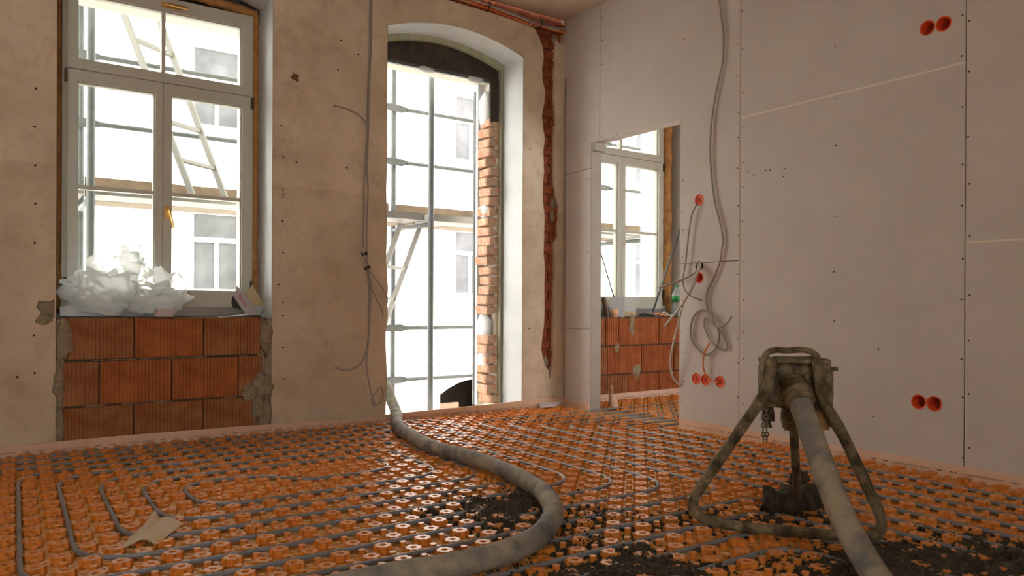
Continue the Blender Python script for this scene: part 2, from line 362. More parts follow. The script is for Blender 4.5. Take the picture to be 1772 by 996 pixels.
# bricks laid bare in the cable chase
MB().box((1.5, WALL_Y+0.04, 2.86), (3.738, WALL_Y+0.05, 3.14)).box((3.48, WALL_Y+0.04, 0.2), (3.738, WALL_Y+0.05, 2.86)).build('chase_backing', 'red_brick', wall_window)
MB().box((0.17, WALL_Y+0.024, 0.70), (0.27, WALL_Y+0.03, 0.84)).build('chip_backing', 'mortar', wall_window)
cb = [brick_mesh('brick', 0.20, 0.03, 0.064, 'red_brick', 20+k, 0.007) for k in range(4)] + [brick_mesh('brick', 0.09, 0.03, 0.064, 'red_brick', 30+k, 0.007) for k in range(3)]
z = 0.24; k = 0
while z < 2.9:
    if k % 2: inst('brick', cb[k % 4], (3.60 + random.uniform(-0.01, 0.01), WALL_Y+0.036 + random.uniform(0, 0.008), z+0.034), wall_window)
    else:
        inst('brick', cb[4 + k % 3], (3.552, WALL_Y+0.036 + random.uniform(0, 0.008), z+0.034), wall_window); inst('brick', cb[4 + (k+1) % 3], (3.652, WALL_Y+0.038, z+0.034), wall_window)
    z += 0.0765; k += 1
x = 1.62
while x < 3.70:
    for zz in (2.985, 3.062): inst('brick', cb[k % 4], (x + (0.1 if zz > 3 else 0), WALL_Y+0.04, zz), wall_window); k += 1
    x += 0.212
for (x, y, z, s) in ((3.66, 0.03, 2.92, 3), (3.64, 0.03, 1.52, 5), (3.645, 0.03, 1.62, 6), (3.58, 0.03, 0.36, 7)):
    lump((x, WALL_Y+y, z), 0.045, s, (0.7, 0.35, 1.2)).build('rubble', 'mortar', wall_window, True)
for i_, (px_, py_, r_) in enumerate(((512, 134, .030), (577, 182, .018), (580, 635, .014), (608, 598, .012), (570, 640, .012))):
    p = on_window_wall(px_, py_); lump((p.x, WALL_Y + 0.002, p.z), r_, 40+i_, (1.2, 0.12, 1.0), 2, 0.8).build('plaster_scar', 'mortar' if i_ > 2 else 'plaster_scar', wall_window, True)
# drill holes
dh = MB()
pts = [(62,153),(60,219),(61,286),(61,352),(60,420),(59,580),(60,645),(30,652),(487,217),(490,272),(490,328),(490,336),(490,341),(513,281),(620,94),(585,121),(590,70),(489,382),(490,437),(482,492),(490,523),(490,546),(490,601),(490,655),(917,258),(917,391),(916,568),(600,290)]
for (a, b) in pts:
    p = on_window_wall(a, b); dh.lathe([(0.006, 0), (0.006, 0.0015)], (p.x, WALL_Y+0.0005, p.z), (0, -1, 0), 8)
dh.build('drill_holes', 'dark_hole', wall_window, kind='stuff')

# ------------------------------------------------------------------ setting: plasterboard partition
P3 = lambda d: (lambda u, v: (WALL_X + d, u, v))
core = [(Y0, -0.06), (WALL_Y, -0.06), (WALL_Y, 3.3), (Y0, 3.3)]
dr = [(3.427, -0.06), (4.335, -0.06), (4.335, 2.062), (3.427, 2.062)]
core_loop = [(Y0, -0.06), (3.427, -0.06), (3.427, 2.058), (4.335, 2.058), (4.335, -0.06), (WALL_Y, -0.06), (WALL_Y, 3.3), (Y0, 3.3)]
cm = MB()
for d in (0.0705, 0.105): cm.fill([core_loop], P3(d))
cm.rim(core_loop, P3(0.0705), P3(0.105))
wall_right = cm.build('wall_right', 'joint_gap', kind='structure', fixn=False, label='plasterboard partition wall with a doorway and socket holes')
socks = [on_partition(*q) for q in ((1605,48),(1633,41),(1210,346),(1210,480),(1205,655),(1221,657),(1246,660),(1590,695),(1617,698))]
SR = 0.0345
def circle(y, z, r, n=20): return [(y + r*math.cos(2*PI*k/n), z + r*math.sin(2*PI*k/n)) for k in range(n)]
def sheet(loop):
    ys = [p[0] for p in loop]; zs = [p[1] for p in loop]
    holes = [circle(s.y, s.z, SR+0.001) for s in socks if min(ys) < s.y < max(ys) and min(zs) < s.z < max(zs)]
    if min(ys) < 3.267 < max(ys) and min(zs) < 1.068 < max(zs): holes.append(circle(3.267, 1.068, 0.033))
    b = MB(); b.fill([loop] + holes, P3(0)); b.fill([loop] + holes, P3(0.070)); b.rim(loop, P3(0), P3(0.070))
    for hcirc in holes: b.rim(hcirc, P3(0), P3(0.0125))
    b.build('plasterboard', 'plasterboard', wall_right, fixn=False)
g = 0.0022
def rect(y0, y1, z0, z1): return [(y0+g, z0+g), (y1-g, z0+g), (y1-g, z1-g), (y0+g, z1-g)]
sheet(rect(4.335-g, WALL_Y-0.004, 0, 0.63)); sheet(rect(4.335-g, WALL_Y-0.004, 0.63, 1.858))
sheet([(4.335+g, 1.858+g), (WALL_Y-0.006, 1.858+g), (WALL_Y-0.006, ZC), (4.24, ZC), (4.24, 2.062), (4.335, 2.062)])
sheet([(3.4295, 1.09+g), (3.4295, 2.060), (4.236, 2.060), (4.236, ZC), (2.951, ZC), (2.951, 1.09+g)])
sheet(rect(2.949, 3.4295+g, 0, 1.09))
sheet(rect(1.660, 2.946, 0, 1.958)); sheet(rect(1.660, 2.946, 1.958, ZC+.01))
sheet(rect(0.40, 1.656, 0, 1.112)); sheet(rect(0.40, 1.656, 1.112, ZC+.01))
sheet(rect(-0.86, 0.398, 0, 1.958)); sheet(rect(-0.86, 0.398, 1.958, ZC+.01)); sheet(rect(Y0, -0.862, 0, ZC+.01))
for (y0, y1, zz) in ((1.661, 2.945, 1.958), (0.40, 1.655, 1.112)): MB().box((WALL_X-0.0003, y0, zz-0.0045), (WALL_X+0.01, y1, zz+0.0045)).build('joint_filler', 'joint_filler', wall_right)
MB().box((WALL_X+0.0008, 2.9445, 0.06), (WALL_X+0.01, 2.9525, ZC-0.01)).build('joint_filler', 'board_edge', wall_right)
MB().box((WALL_X+0.0002, 1.6525, 0.06), (WALL_X+0.01, 1.6562, ZC-0.01)).build('joint_filler', 'joint_filler', wall_right)
# lining of the doorway: metal stud jamb and board edge overhead
jm = MB(); jm.box((WALL_X+0.002, 4.331, -0.02), (WALL_X+0.104, 4.340, 2.06)); jm.build('jamb_stud', 'jamb_dusty_shaded', wall_right)
MB().box((WALL_X+0.0005, 3.4285, -0.02), (WALL_X+0.104, 3.4325, 2.06)).build('jamb_board', 'plasterboard', wall_right)
MB().box((WALL_X+0.0005, 3.429, 2.052), (WALL_X+0.104, 4.335, 2.0605)).build('head_board', 'plasterboard', wall_right)
MB().box((WALL_X+0.0, 4.29, 1.99), (WALL_X+0.104, 4.333, 2.053)).build('head_bracket', 'jamb_dusty_shaded', wall_right)
MB().box((WALL_X-0.006, WALL_Y-0.03, 0.06), (WALL_X-0.0005, WALL_Y-0.012, 2.62)).build('corner_batten', 'board_edge', wall_right)
sh = MB()
pts = []
for (a, b0, b1, nn) in ((1277, 20, 690, 12), (1286, 30, 690, 11), (1665, 20, 780, 9), (1677, 40, 780, 8), (1015, 250, 690, 7), (1181, 320, 690, 9), (1042, 30, 235, 5)):
    pts += [(a + random.uniform(-1.5, 1.5), b0 + (b1-b0)*k/nn + random.uniform(-12, 12)) for k in range(nn+1)]
pts += [(1183,68),(1445,171),(1447,252),(1445,374),(1443,470),(1444,555),(1512,720),(1520,604),(1294,296),(1305,303),(1325,295),(1333,294),(1356,305),(1359,292),(1110,230),(1067,232),(1445,80)]
for (a, b) in pts:
    p = on_partition(a, b); sh.lathe([(0.0045, 0), (0.0045, 0.0012)], (WALL_X-0.0003, p.y, p.z), (-1, 0, 0), 8)
sh.build('screw_heads', 'dark_hole', wall_right, kind='stuff')

# ------------------------------------------------------------------ setting: floor, ceiling, remaining walls, next room
XE = X1
MB().box((X0, Y0, -0.06), (XE, WALL_Y+0.31, -0.001)).build('floor', 'orange_foil', kind='structure', label='orange foil of the underfloor heating boards')
floor = bpy.data.objects['floor']
cl = MB(); cl.box((X0, Y0, ZC), (WALL_X+0.10, WALL_Y-0.0, ZC+0.02)); ceiling = cl.build('ceiling', 'joint_gap', kind='structure', label='plasterboard ceiling')
ORG[ceiling] = Vector((0, 0, 0))
xs = [X0, -1.35, -0.1, 1.15, 2.40, 3.385, WALL_X-0.004]
for a, b in zip(xs, xs[1:]):
    for y0, y1 in ((Y0, -0.4), (-0.4, 2.1), (2.1, WALL_Y-0.012)):
        MB().box((a+0.002, y0+0.002, ZC-0.0125), (b-0.002, y1-0.002, ZC+0.001)).build('ceiling_board', 'ceiling_board', ceiling)
MB().box((WALL_X+0.105, 1.7, ZC), (XE, WALL_Y+0.3, ZC+0.02)).build('ceiling_next_room', 'ceiling_board', kind='structure', label='ceiling of the room behind the doorway')
MB().box((XE, 1.7, -0.06), (XE+0.1, WALL_Y+0.52, 3.3)).build('wall_next_room', 'plasterboard', kind='structure', label='far side wall of the room behind the doorway')
# side and rear walls behind the camera; unseen rear openings added for fill light
sw = MB(); S3 = lambda d: (lambda u, v: (X0 - d, u, v))
so = [(Y0, -0.06), (WALL_Y, -0.06), (WALL_Y, 3.3), (Y0, 3.3)]; sh_ = [(-1.5, 0.7), (-0.6, 0.7), (-0.6, 2.2), (-1.5, 2.2)]
for d in (0, 0.2): sw.fill([so], S3(d))
sw.build('wall_left', 'old_plaster', kind='structure', fixn=False, label='plastered side wall')
bw = MB(); B3 = lambda d: (lambda u, v: (u, Y0 - d, v))
bo = [(X0, -0.06), (WALL_X+0.1, -0.06), (WALL_X+0.1, 3.3), (X0, 3.3)]
bh = [[(-2.3, 0.8), (-1.3, 0.8), (-1.3, 2.5), (-2.3, 2.5)], [(-0.7, 0.8), (-0.1, 0.8), (-0.1, 2.5), (-0.7, 2.5)]]
for d in (0, 0.2): bw.fill([bo] + bh, B3(d))
for l in bh: bw.rim(l, B3(0), B3(0.2))
bw.build('wall_back', 'old_plaster', kind='structure', fixn=False, label='plastered rear wall with openings added to let in fill light')

nb = MB(); NB3 = lambda d: (lambda u, v: (u, 1.9 - d, v))  # unseen wall set close by, its opening added to light the next room
no = [(WALL_X+0.105, -0.06), (XE, -0.06), (XE, 3.3), (WALL_X+0.105, 3.3)]; nh = [(4.4, 0.8), (5.4, 0.8), (5.4, 2.3), (4.4, 2.3)]
for d in (0, 0.2): nb.fill([no, nh], NB3(d))
nb.rim(nh, NB3(0), NB3(0.2)); nb.build('wall_next_room_fill', 'plasterboard', kind='structure', fixn=False, label='unseen rear wall added behind the doorway, its opening lighting the room')

# ------------------------------------------------------------------ knob boards of the underfloor heating
LO = Vector((0.76, 2.70)); E1 = Vector((0.0732, 0.0)); E2 = Vector((0.0013, 0.0768))
def lat(i, j): p = LO + E1*i + E2*j; return p
def stud_geo():
    N = 24; H = 0.023; v = []; f = []
    rr = [0.0325 if k % 3 == 0 else 0.0255 for k in range(N)]
    for k in range(N): a = 2*PI*k/N; v.append((rr[k]*1.03*math.cos(a), rr[k]*1.03*math.sin(a), 0))
    for k in range(N): a = 2*PI*k/N; v.append((rr[k]*math.cos(a), rr[k]*math.sin(a), H-0.0015))
    for k in range(N): a = 2*PI*k/N; v.append((rr[k]*0.93*math.cos(a), rr[k]*0.93*math.sin(a), H))
    for k in range(N//2): a = 2*PI*k/(N//2); v.append((0.0115*math.cos(a), 0.0115*math.sin(a), H))
    for k in range(N//2): a = 2*PI*k/(N//2); v.append((0.0105*math.cos(a), 0.0105*math.sin(a), H-0.014))
    for k in range(N):
        k2 = (k+1) % N; f.append((k, k2, N+k2, N+k)); f.append((N+k, N+k2, 2*N+k2, 2*N+k))
    M_ = N//2
    for k in range(M_):
        k2 = (k+1) % M_; a, b, c = 2*N + 2*k, 2*N + 2*k+1, 2*N + (2*k+2) % N
        f.append((a, b, 3*N+k)); f.append((b, c, 3*N+k2, 3*N+k)); f.append((3*N+k, 3*N+k2, 3*N+M_+k2, 3*N+M_+k))
    f.append(tuple(3*N+M_+k for k in range(M_))); return v, f
def nub_geo():
    N = 10; prof = [(0.0128, 0), (0.0108, 0.017), (0.0122, 0.0172), (0.0122, 0.0205), (0.0105, 0.0215)]; b = MB(); b.lathe(prof, (0, 0, 0), (0, 0, 1), N); return b.v, b.f[:-2] + [b.f[-1]]
def pad_geo():
    v = []; f = []
    for q in range(4):
        a = q*PI/2 + PI/4; d = Vector((math.cos(a), math.sin(a))); e = Vector((-d.y, d.x)); n0 = len(v)
        for (r, t, z) in ((0.014, -0.004, 0.004), (0.034, -0.012, 0.004), (0.034, 0.012, 0.004), (0.014, 0.004, 0.004)): v.append((*(d*r + e*t), z))
        for (r, t, z) in ((0.014, -0.005, 0), (0.036, -0.014, 0), (0.036, 0.014, 0), (0.014, 0.005, 0)): v.append((*(d*r + e*t), z))
        f += [(n0, n0+1, n0+2, n0+3)] + [(n0+k, n0+4+k, n0+4+(k+1) % 4, n0+(k+1) % 4) for k in range(4)]
    return v, f
SV, SF = stud_geo(); NV, NF = nub_geo(); PV, PF = pad_geo()
def me_of(name, v, f, m):
    me = bpy.data.meshes.new(name); me.from_pydata(v, [], f); me.update(); me.materials.append(MATS[m]); return me
stud_me = me_of('stud', SV, SF, 'orange_plastic'); nub_me = me_of('small_stud', NV, NF, 'orange_plastic')
big = []; small = []
for i in range(-24, 70):
    for j in range(-40, 27):
        p = lat(i, j)
        if p.y > WALL_Y - 0.042 or p.x > XE - 0.1 or abs(p.x - WALL_X - 0.05) < 0.10: continue
        dep = p.x*fw.x + p.y*fw.y; lat_x = p.x*rt.x + p.y*rt.y
        if dep < 1.75 or abs(lat_x)/dep > 0.95: continue
        if p.x > WALL_X and p.y < 3.0: continue
        seen = abs(lat_x)/dep < 0.70 and dep > 2.18
        (big if (i + j) % 2 == 0 else small).append((0 if seen else 1, dep, p))
big.sort(key=lambda t: t[:2]); small.sort(key=lambda t: t[:2])
panel = empty('knob_board', (1.5, 2.5, 0), 'orange plastic knob boards of the floor heating covering the floor', 'floor panel')
for (_, d, p) in big[:300]: inst('stud', stud_me, (p.x, p.y, 0), panel)
for (_, d, p) in small[:300]: inst('small_stud', nub_me, (p.x, p.y, 0), panel)
def bulk(items, V, F):
    b = MB()
    for (_, d, p) in items: b.add([(x+p.x, y+p.y, z) for x, y, z in V], F)
    return b
bulk(big[300:], SV, SF).build('stud_field', 'orange_plastic', panel, fixn=False, kind='stuff')
bulk(small[300:], NV, NF).build('small_stud_field', 'orange_plastic', panel, fixn=False, kind='stuff')
bulk(small, PV, PF).build('pad_field', 'orange_foil', panel, fixn=False, kind='stuff')

# heating pipes clipped between the knobs
def pipe(name, ij, label, r=0.0086, m='grey_pipe', rad=0.15, z=0.0155):
    pts = fillet([(*lat(i, j), z) for i, j in ij], rad, 8)
    out = [pts[0]]
    for p in pts[1:]:
        n_ = max(1, int((p-out[-1]).length/0.4)); a = out[-1]
        out += [a + (p-a)*(k/n_) for k in range(1, n_+1)]
    return base_thing(name, MB().tube(out, r, 8), m, label, 'pipe', True)
pipe('heating_pipe', [(-16,24.2),(23.5,24.2),(23.5,-5.5),(-11.5,-5.5),(-11.5,20.5),(19.5,20.5),(19.5,-1.5),(-7.5,-1.5),(-7.5,16.5),(15.5,16.5),(15.5,2.5),(-3.5,2.5),(-3.5,12.5),(11.5,12.5),(11.5,7.5),(5.3,7.5),(3.0,10.5),(-1.5,10.5),
     (-1.5,4.5),(13.5,4.5),(13.5,14.5),(-5.5,14.5),(-5.5,0.5),(17.5,0.5),(17.5,18.5),(-9.5,18.5),(-9.5,-3.5),(21.5,-3.5),(21.5,22.5),(-16,22.5)], 'grey heating pipe coiled in nested rounded loops on the left of the floor', rad=0.23)
for (i, j0, ctl, lab) in ((25.5, None, 20.5, 'grey heating pipe bending from the left rows to the doorway, nearest the window wall'),
                    (27.5, -40, 18.5, 'grey heating pipe running along the floor to the doorway, seventh row from the plasterboard wall'), (29.5, -40, 16.5, 'grey heating pipe to the doorway, fifth row from the plasterboard wall'),
                    (31.5, -40, 15.0, 'grey heating pipe to the doorway, fourth row from the plasterboard wall'), (33.5, -40, 13.5, 'grey heating pipe to the doorway, third row from the plasterboard wall'),
                    (35.5, -40, 12.0, 'grey heating pipe to the doorway, second row from the plasterboard wall'), (37.5, -40, 10.2, 'grey heating pipe nearest the plasterboard wall')):
    st = [(i, j0)] if j0 else [(-16, -7.5), (i, -7.5)]
    pipe('heating_pipe', st + [(i, ctl), (64, ctl)], lab)
for (i, j, lab) in ((25.5, -9.5, 'grey heating pipe turning beside the tripod clump, outermost of the four corner bends'), (23.5, -11.5, 'grey heating pipe whose bend lies behind the tripod bar'),
                    (21.5, -13.5, 'grey heating pipe whose bend lies under the tripod bar'), (19.5, -15.5, 'grey heating pipe bending in front of the tripod bar')):
    pipe('heating_pipe', [(-16, j), (i, j), (i, -40)], lab)

# ------------------------------------------------------------------ edge insulation strips with printing
def tri_mark():
    b = MB(); w_ = 0.0085; h_ = 0.008
    for k, upd in enumerate((0, 1, 0)):
        x = k*0.0105; b.add([(x, 0 if upd else h_, 0), (x+w_, 0 if upd else h_, 0), (x+w_/2, h_ if upd else 0, 0)], [(0, 1, 2)])
    return b.mesh('print', 'print_ink')
tri_me = tri_mark(); txt_me = text_mesh('print', 'Sanitec\u00ae NEKOTEC ERN PEN KTF', 0.0115, 'print_ink')
def strip(name, path, hts, outn, label, marks, thick=0.008, apron=None):
    # path: list of (x, y) along the wall; hts: top heights; outn: into the room
    b = MB(); n = len(path); ox = Vector((*outn, 0)); P = [Vector((*p, 0)) for p in path]
    secs = [(0, 0), (0.004, 0.0), (0.004, 1.0), (0, 1.0)]
    for p, h_ in zip(P, hts):
        for (o_, z_) in ((0, 0.0), (thick, 0.0), (thick*1.15, 0.55), (thick*0.9, 1.0), (0, 1.0)): b.v.append(tuple(p + ox*o_ + Vector((0, 0, h_*z_))))
    for i in range(n-1):
        for k in range(5): k2 = (k+1) % 5; b.f.append((i*5+k, (i+1)*5+k, (i+1)*5+k2, i*5+k2))
    b.f.append((0, 1, 2, 3, 4)); b.f.append(tuple((n-1)*5+k for k in reversed(range(5))))
    s = b.build(name, 'strip_foam', kind='structure', label=label)
    return s
def at_path(path, s):
    acc = 0
    for a, b in zip(path, path[1:]):
        a = Vector(a); b = Vector(b); L = (b-a).length
        if acc + L >= s: return a + (b-a)*((s-acc)/L), (b-a).normalized()
        acc += L
    return None, None
def prints(s, path, outn, off, start, pitch, z0, flip=False):
    k = 0; tot = sum((Vector(b)-Vector(a)).length for a, b in zip(path, path[1:]))
    while start + k*pitch + 0.3 < tot:
        for (ds, me) in ((0, tri_me), (0.062, txt_me), (0.262, tri_me)):
            p, t = at_path(path, start + k*pitch + ds)
            if p is None: continue
            ox = Vector(outn); q = p + ox*off; ang = math.atan2(t.y, t.x)
            o = inst('print', me, (q.x, q.y, z0), s); o.rotation_euler = (PI/2, 0, ang)
        k += 1
wl = [(-2.5 + 0.1*k, WALL_Y - 0.012) for k in range(0, 38)]
wl = [(x, y - (0.030*math.exp(-((x-1.75)/0.30)**2)) - 0.004*math.sin(x*5)) for x, y in wl] + [(2.18, WALL_Y-0.022)]
hl = [0.067 + 0.004*math.sin(x*3.1) + (0.012*math.exp(-((x-1.5)/0.25)**2)) - (0.022 if x > 2.0 else 0) for x, y in wl]
sl = strip('baseboard_left', wl, hl, (0, -1), 'pinkish foam edge strip printed along the window wall', None)
prints(sl, wl, (0, -1), 0.0098, 0.05, 0.33, 0.026)
wo = [(2.18 + 0.06*k, WALL_Y - 0.02 + 0.012*math.sin(k*0.35)) for k in range(0, 25)] + [(3.64, WALL_Y-0.014), (3.728, WALL_Y-0.013)]
ho = [0.072 + 0.008*math.sin(x*2.2) for x, y in wo]
so_ = strip('baseboard_opening', wo, ho, (0, -1), 'orange foam edge strip printed across the balcony opening', None, 0.012)
prints(so_, wo, (0, -1), 0.0142, 0.12, 0.33, 0.026)
wr = [(WALL_X-0.001, WALL_Y-0.03), (WALL_X-0.001, 4.5), (WALL_X-0.002, 4.34)]
strip('baseboard_corner', wr, [0.066, 0.064, 0.066], (-1, 0), 'pinkish foam edge strip in the corner beside the doorway', None)
wr2 = [(WALL_X-0.001, 3.425)] + [(WALL_X-0.002-0.003*math.sin(k), 3.4-0.1*k) for k in range(0, 56)]
sr = strip('baseboard_right', wr2, [0.064 + 0.003*math.sin(k*0.9) for k in range(len(wr2))], (-1, 0), 'pinkish foam edge strip printed along the plasterboard wall', None)
prints(sr, wr2, (-1, 0), 0.013, 0.08, 0.326, 0.024)
wn = [(3.86 + 0.1*k, WALL_Y - 0.012) for k in range(18)]
sn = strip('baseboard_next_room', wn, [0.072]*18, (0, -1), 'pinkish foam edge strip seen through the doorway', None)
prints(sn, wn, (0, -1), 0.0098, 0.1, 0.33, 0.030)
MB().add([(3.44, WALL_Y-0.10, 0.024), (3.62, WALL_Y-0.09, 0.026), (3.70, WALL_Y-0.04, 0.055), (3.47, WALL_Y-0.036, 0.05), (3.44, WALL_Y-0.10, 0.021), (3.62, WALL_Y-0.09, 0.023), (3.70, WALL_Y-0.037, 0.052), (3.47, WALL_Y-0.033, 0.047)], [(0,1,2,3),(7,6,5,4),(0,4,5,1),(1,5,6,2),(2,6,7,3),(3,7,4,0)]).build('trim_1', 'apron_film', kind='structure', label='pale film flap taped at the room corner')
base_thing('insulation_roll', MB().lathe([(0.03, 0), (0.036, 0.02), (0.030, 0.12), (0.006, 0.121), (0.006, 0.19)], (3.98, 4.33, 0.0), (-0.12, 0, 1), 14), 'strip_foam', 'pale roll standing on the floor just inside the doorway', 'roll', True)

# ------------------------------------------------------------------ clay block infill below the windows
def block_mesh(L, Hh, m, teeth=0.0185, seed=0):
    b = MB(); n = max(3, int(L/teeth)); xs_ = []
    for k in range(n):
        x = -L/2 + L*k/n; w_ = L/n; xs_ += [(x, 0.0), (x+w_*0.62, 0.0), (x+w_*0.70, 0.006), (x+w_*0.92, 0.006)]
    xs_.append((L/2, 0.0)); N = len(xs_)
    for z_ in (-Hh/2, Hh/2):
        for (x, d) in xs_: b.v.append((x, d, z_))
    for z_ in (-Hh/2, Hh/2): b.v += [(-L/2, 0.06, z_), (L/2, 0.06, z_)]
    for k in range(N-1): b.f.append((k, k+1, N+k+1, N+k))
    b.f += [tuple(reversed(range(N))) + (2*N, 2*N+1), tuple(range(N, 2*N)) + (2*N+3, 2*N+2), (0, N, 2*N+2, 2*N), (N-1, 2*N+1, 2*N+3, 2*N-1)]
    return b.mesh('clay_block', m)
def infill(x0, rows, x_l, x_r, tag_):
    mm = MB().box((x_l, WALL_Y+0.022, -0.05), (x_r, WALL_Y+0.262, 0.716)); mm.build('mortar_bed', 'mortar_dark', wall_window)
    for (a, b_) in ((x_l, x_l+0.04), (x_r-0.082, x_r)): MB().box((a, WALL_Y+0.010, -0.05), (b_, WALL_Y+0.10, 0.72)).build('mortar_edge', 'mortar', wall_window)
    for (z0, z1, joints, dusty) in rows:
        for k, (a, b_) in enumerate(zip(joints, joints[1:])):
            L = b_-a-0.009
            inst('clay_block', block_mesh(L, z1-z0, 'clay_block_dusty' if dusty[k] else 'clay_block'), (x0+(a+b_)/2, WALL_Y+0.002 + random.uniform(0, 0.004), (z0+z1)/2), wall_window)
infill(0, [(0.502, 0.727, (0.285, 0.648, 1.017, 1.352), (1, 0, 1)), (0.250, 0.487, (0.30, 0.474, 0.843, 1.217, 1.362), (1, 0, 0, 1)), (0.0, 0.238, (0.285, 0.646, 1.017, 1.345), (1, 1, 1))], 0.268, 1.418, 0)
infill(0, [(0.478, 0.705, (4.035, 4.20, 4.35, 4.83, 5.26), (1, 0, 0, 0)), (0.235, 0.465, (4.035, 4.22, 4.62, 5.02, 5.26), (1, 0, 0, 1)), (0.0, 0.222, (4.035, 4.46, 4.83, 5.26), (1, 0, 0))], 4.032, 5.262, 1)
for (x, z, r, s, sq) in ((1.385, 0.60, 0.05, 1, (0.7, 0.25, 2.2)), (1.37, 0.30, 0.075, 2, (1.0, 0.16, 1.0)), (1.30, 0.27, 0.06, 3, (1.1, 0.12, 0.8)), (1.385, 0.12, 0.05, 4, (0.7, 0.25, 2.2)), (1.335, 0.17, 0.05, 14, (0.8, 0.14, 1.6)), (0.285, 0.38, 0.045, 5, (0.6, 0.35, 2.6)), (0.285, 0.12, 0.04, 6, (0.6, 0.3, 2.6)),
                      (0.31, 0.60, 0.05, 7, (0.75, 0.12, 2.1)), (0.215, 0.72, 0.03, 8, (1.2, 0.5, 1)), (4.50, 0.64, 0.05, 9, (0.6, 0.1, 1.7)), (4.33, 0.46, 0.035, 10, (0.7, 0.1, 1.6)), (4.56, 0.24, 0.05, 11, (0.9, 0.1, 1.2)), (4.08, 0.6, 0.05, 12, (0.8, 0.1, 1.8))):
    lump((x, WALL_Y+0.006, z), r, s, sq, 3, 0.55).build('mortar_smear', 'mortar', wall_window, True)
for zz, a, b_ in ((0.494, 0.30, 1.36), (0.244, 0.30, 1.35)):
    x = a
    while x < b_:
        l_ = random.uniform(0.05, 0.14)
        if random.random() < 0.75: lump((x+l_/2, WALL_Y+0.012, zz), l_/2, x*9, (1.0, 0.10, 0.09)).build('mortar_joint', 'mortar', wall_window, True)
        x += l_

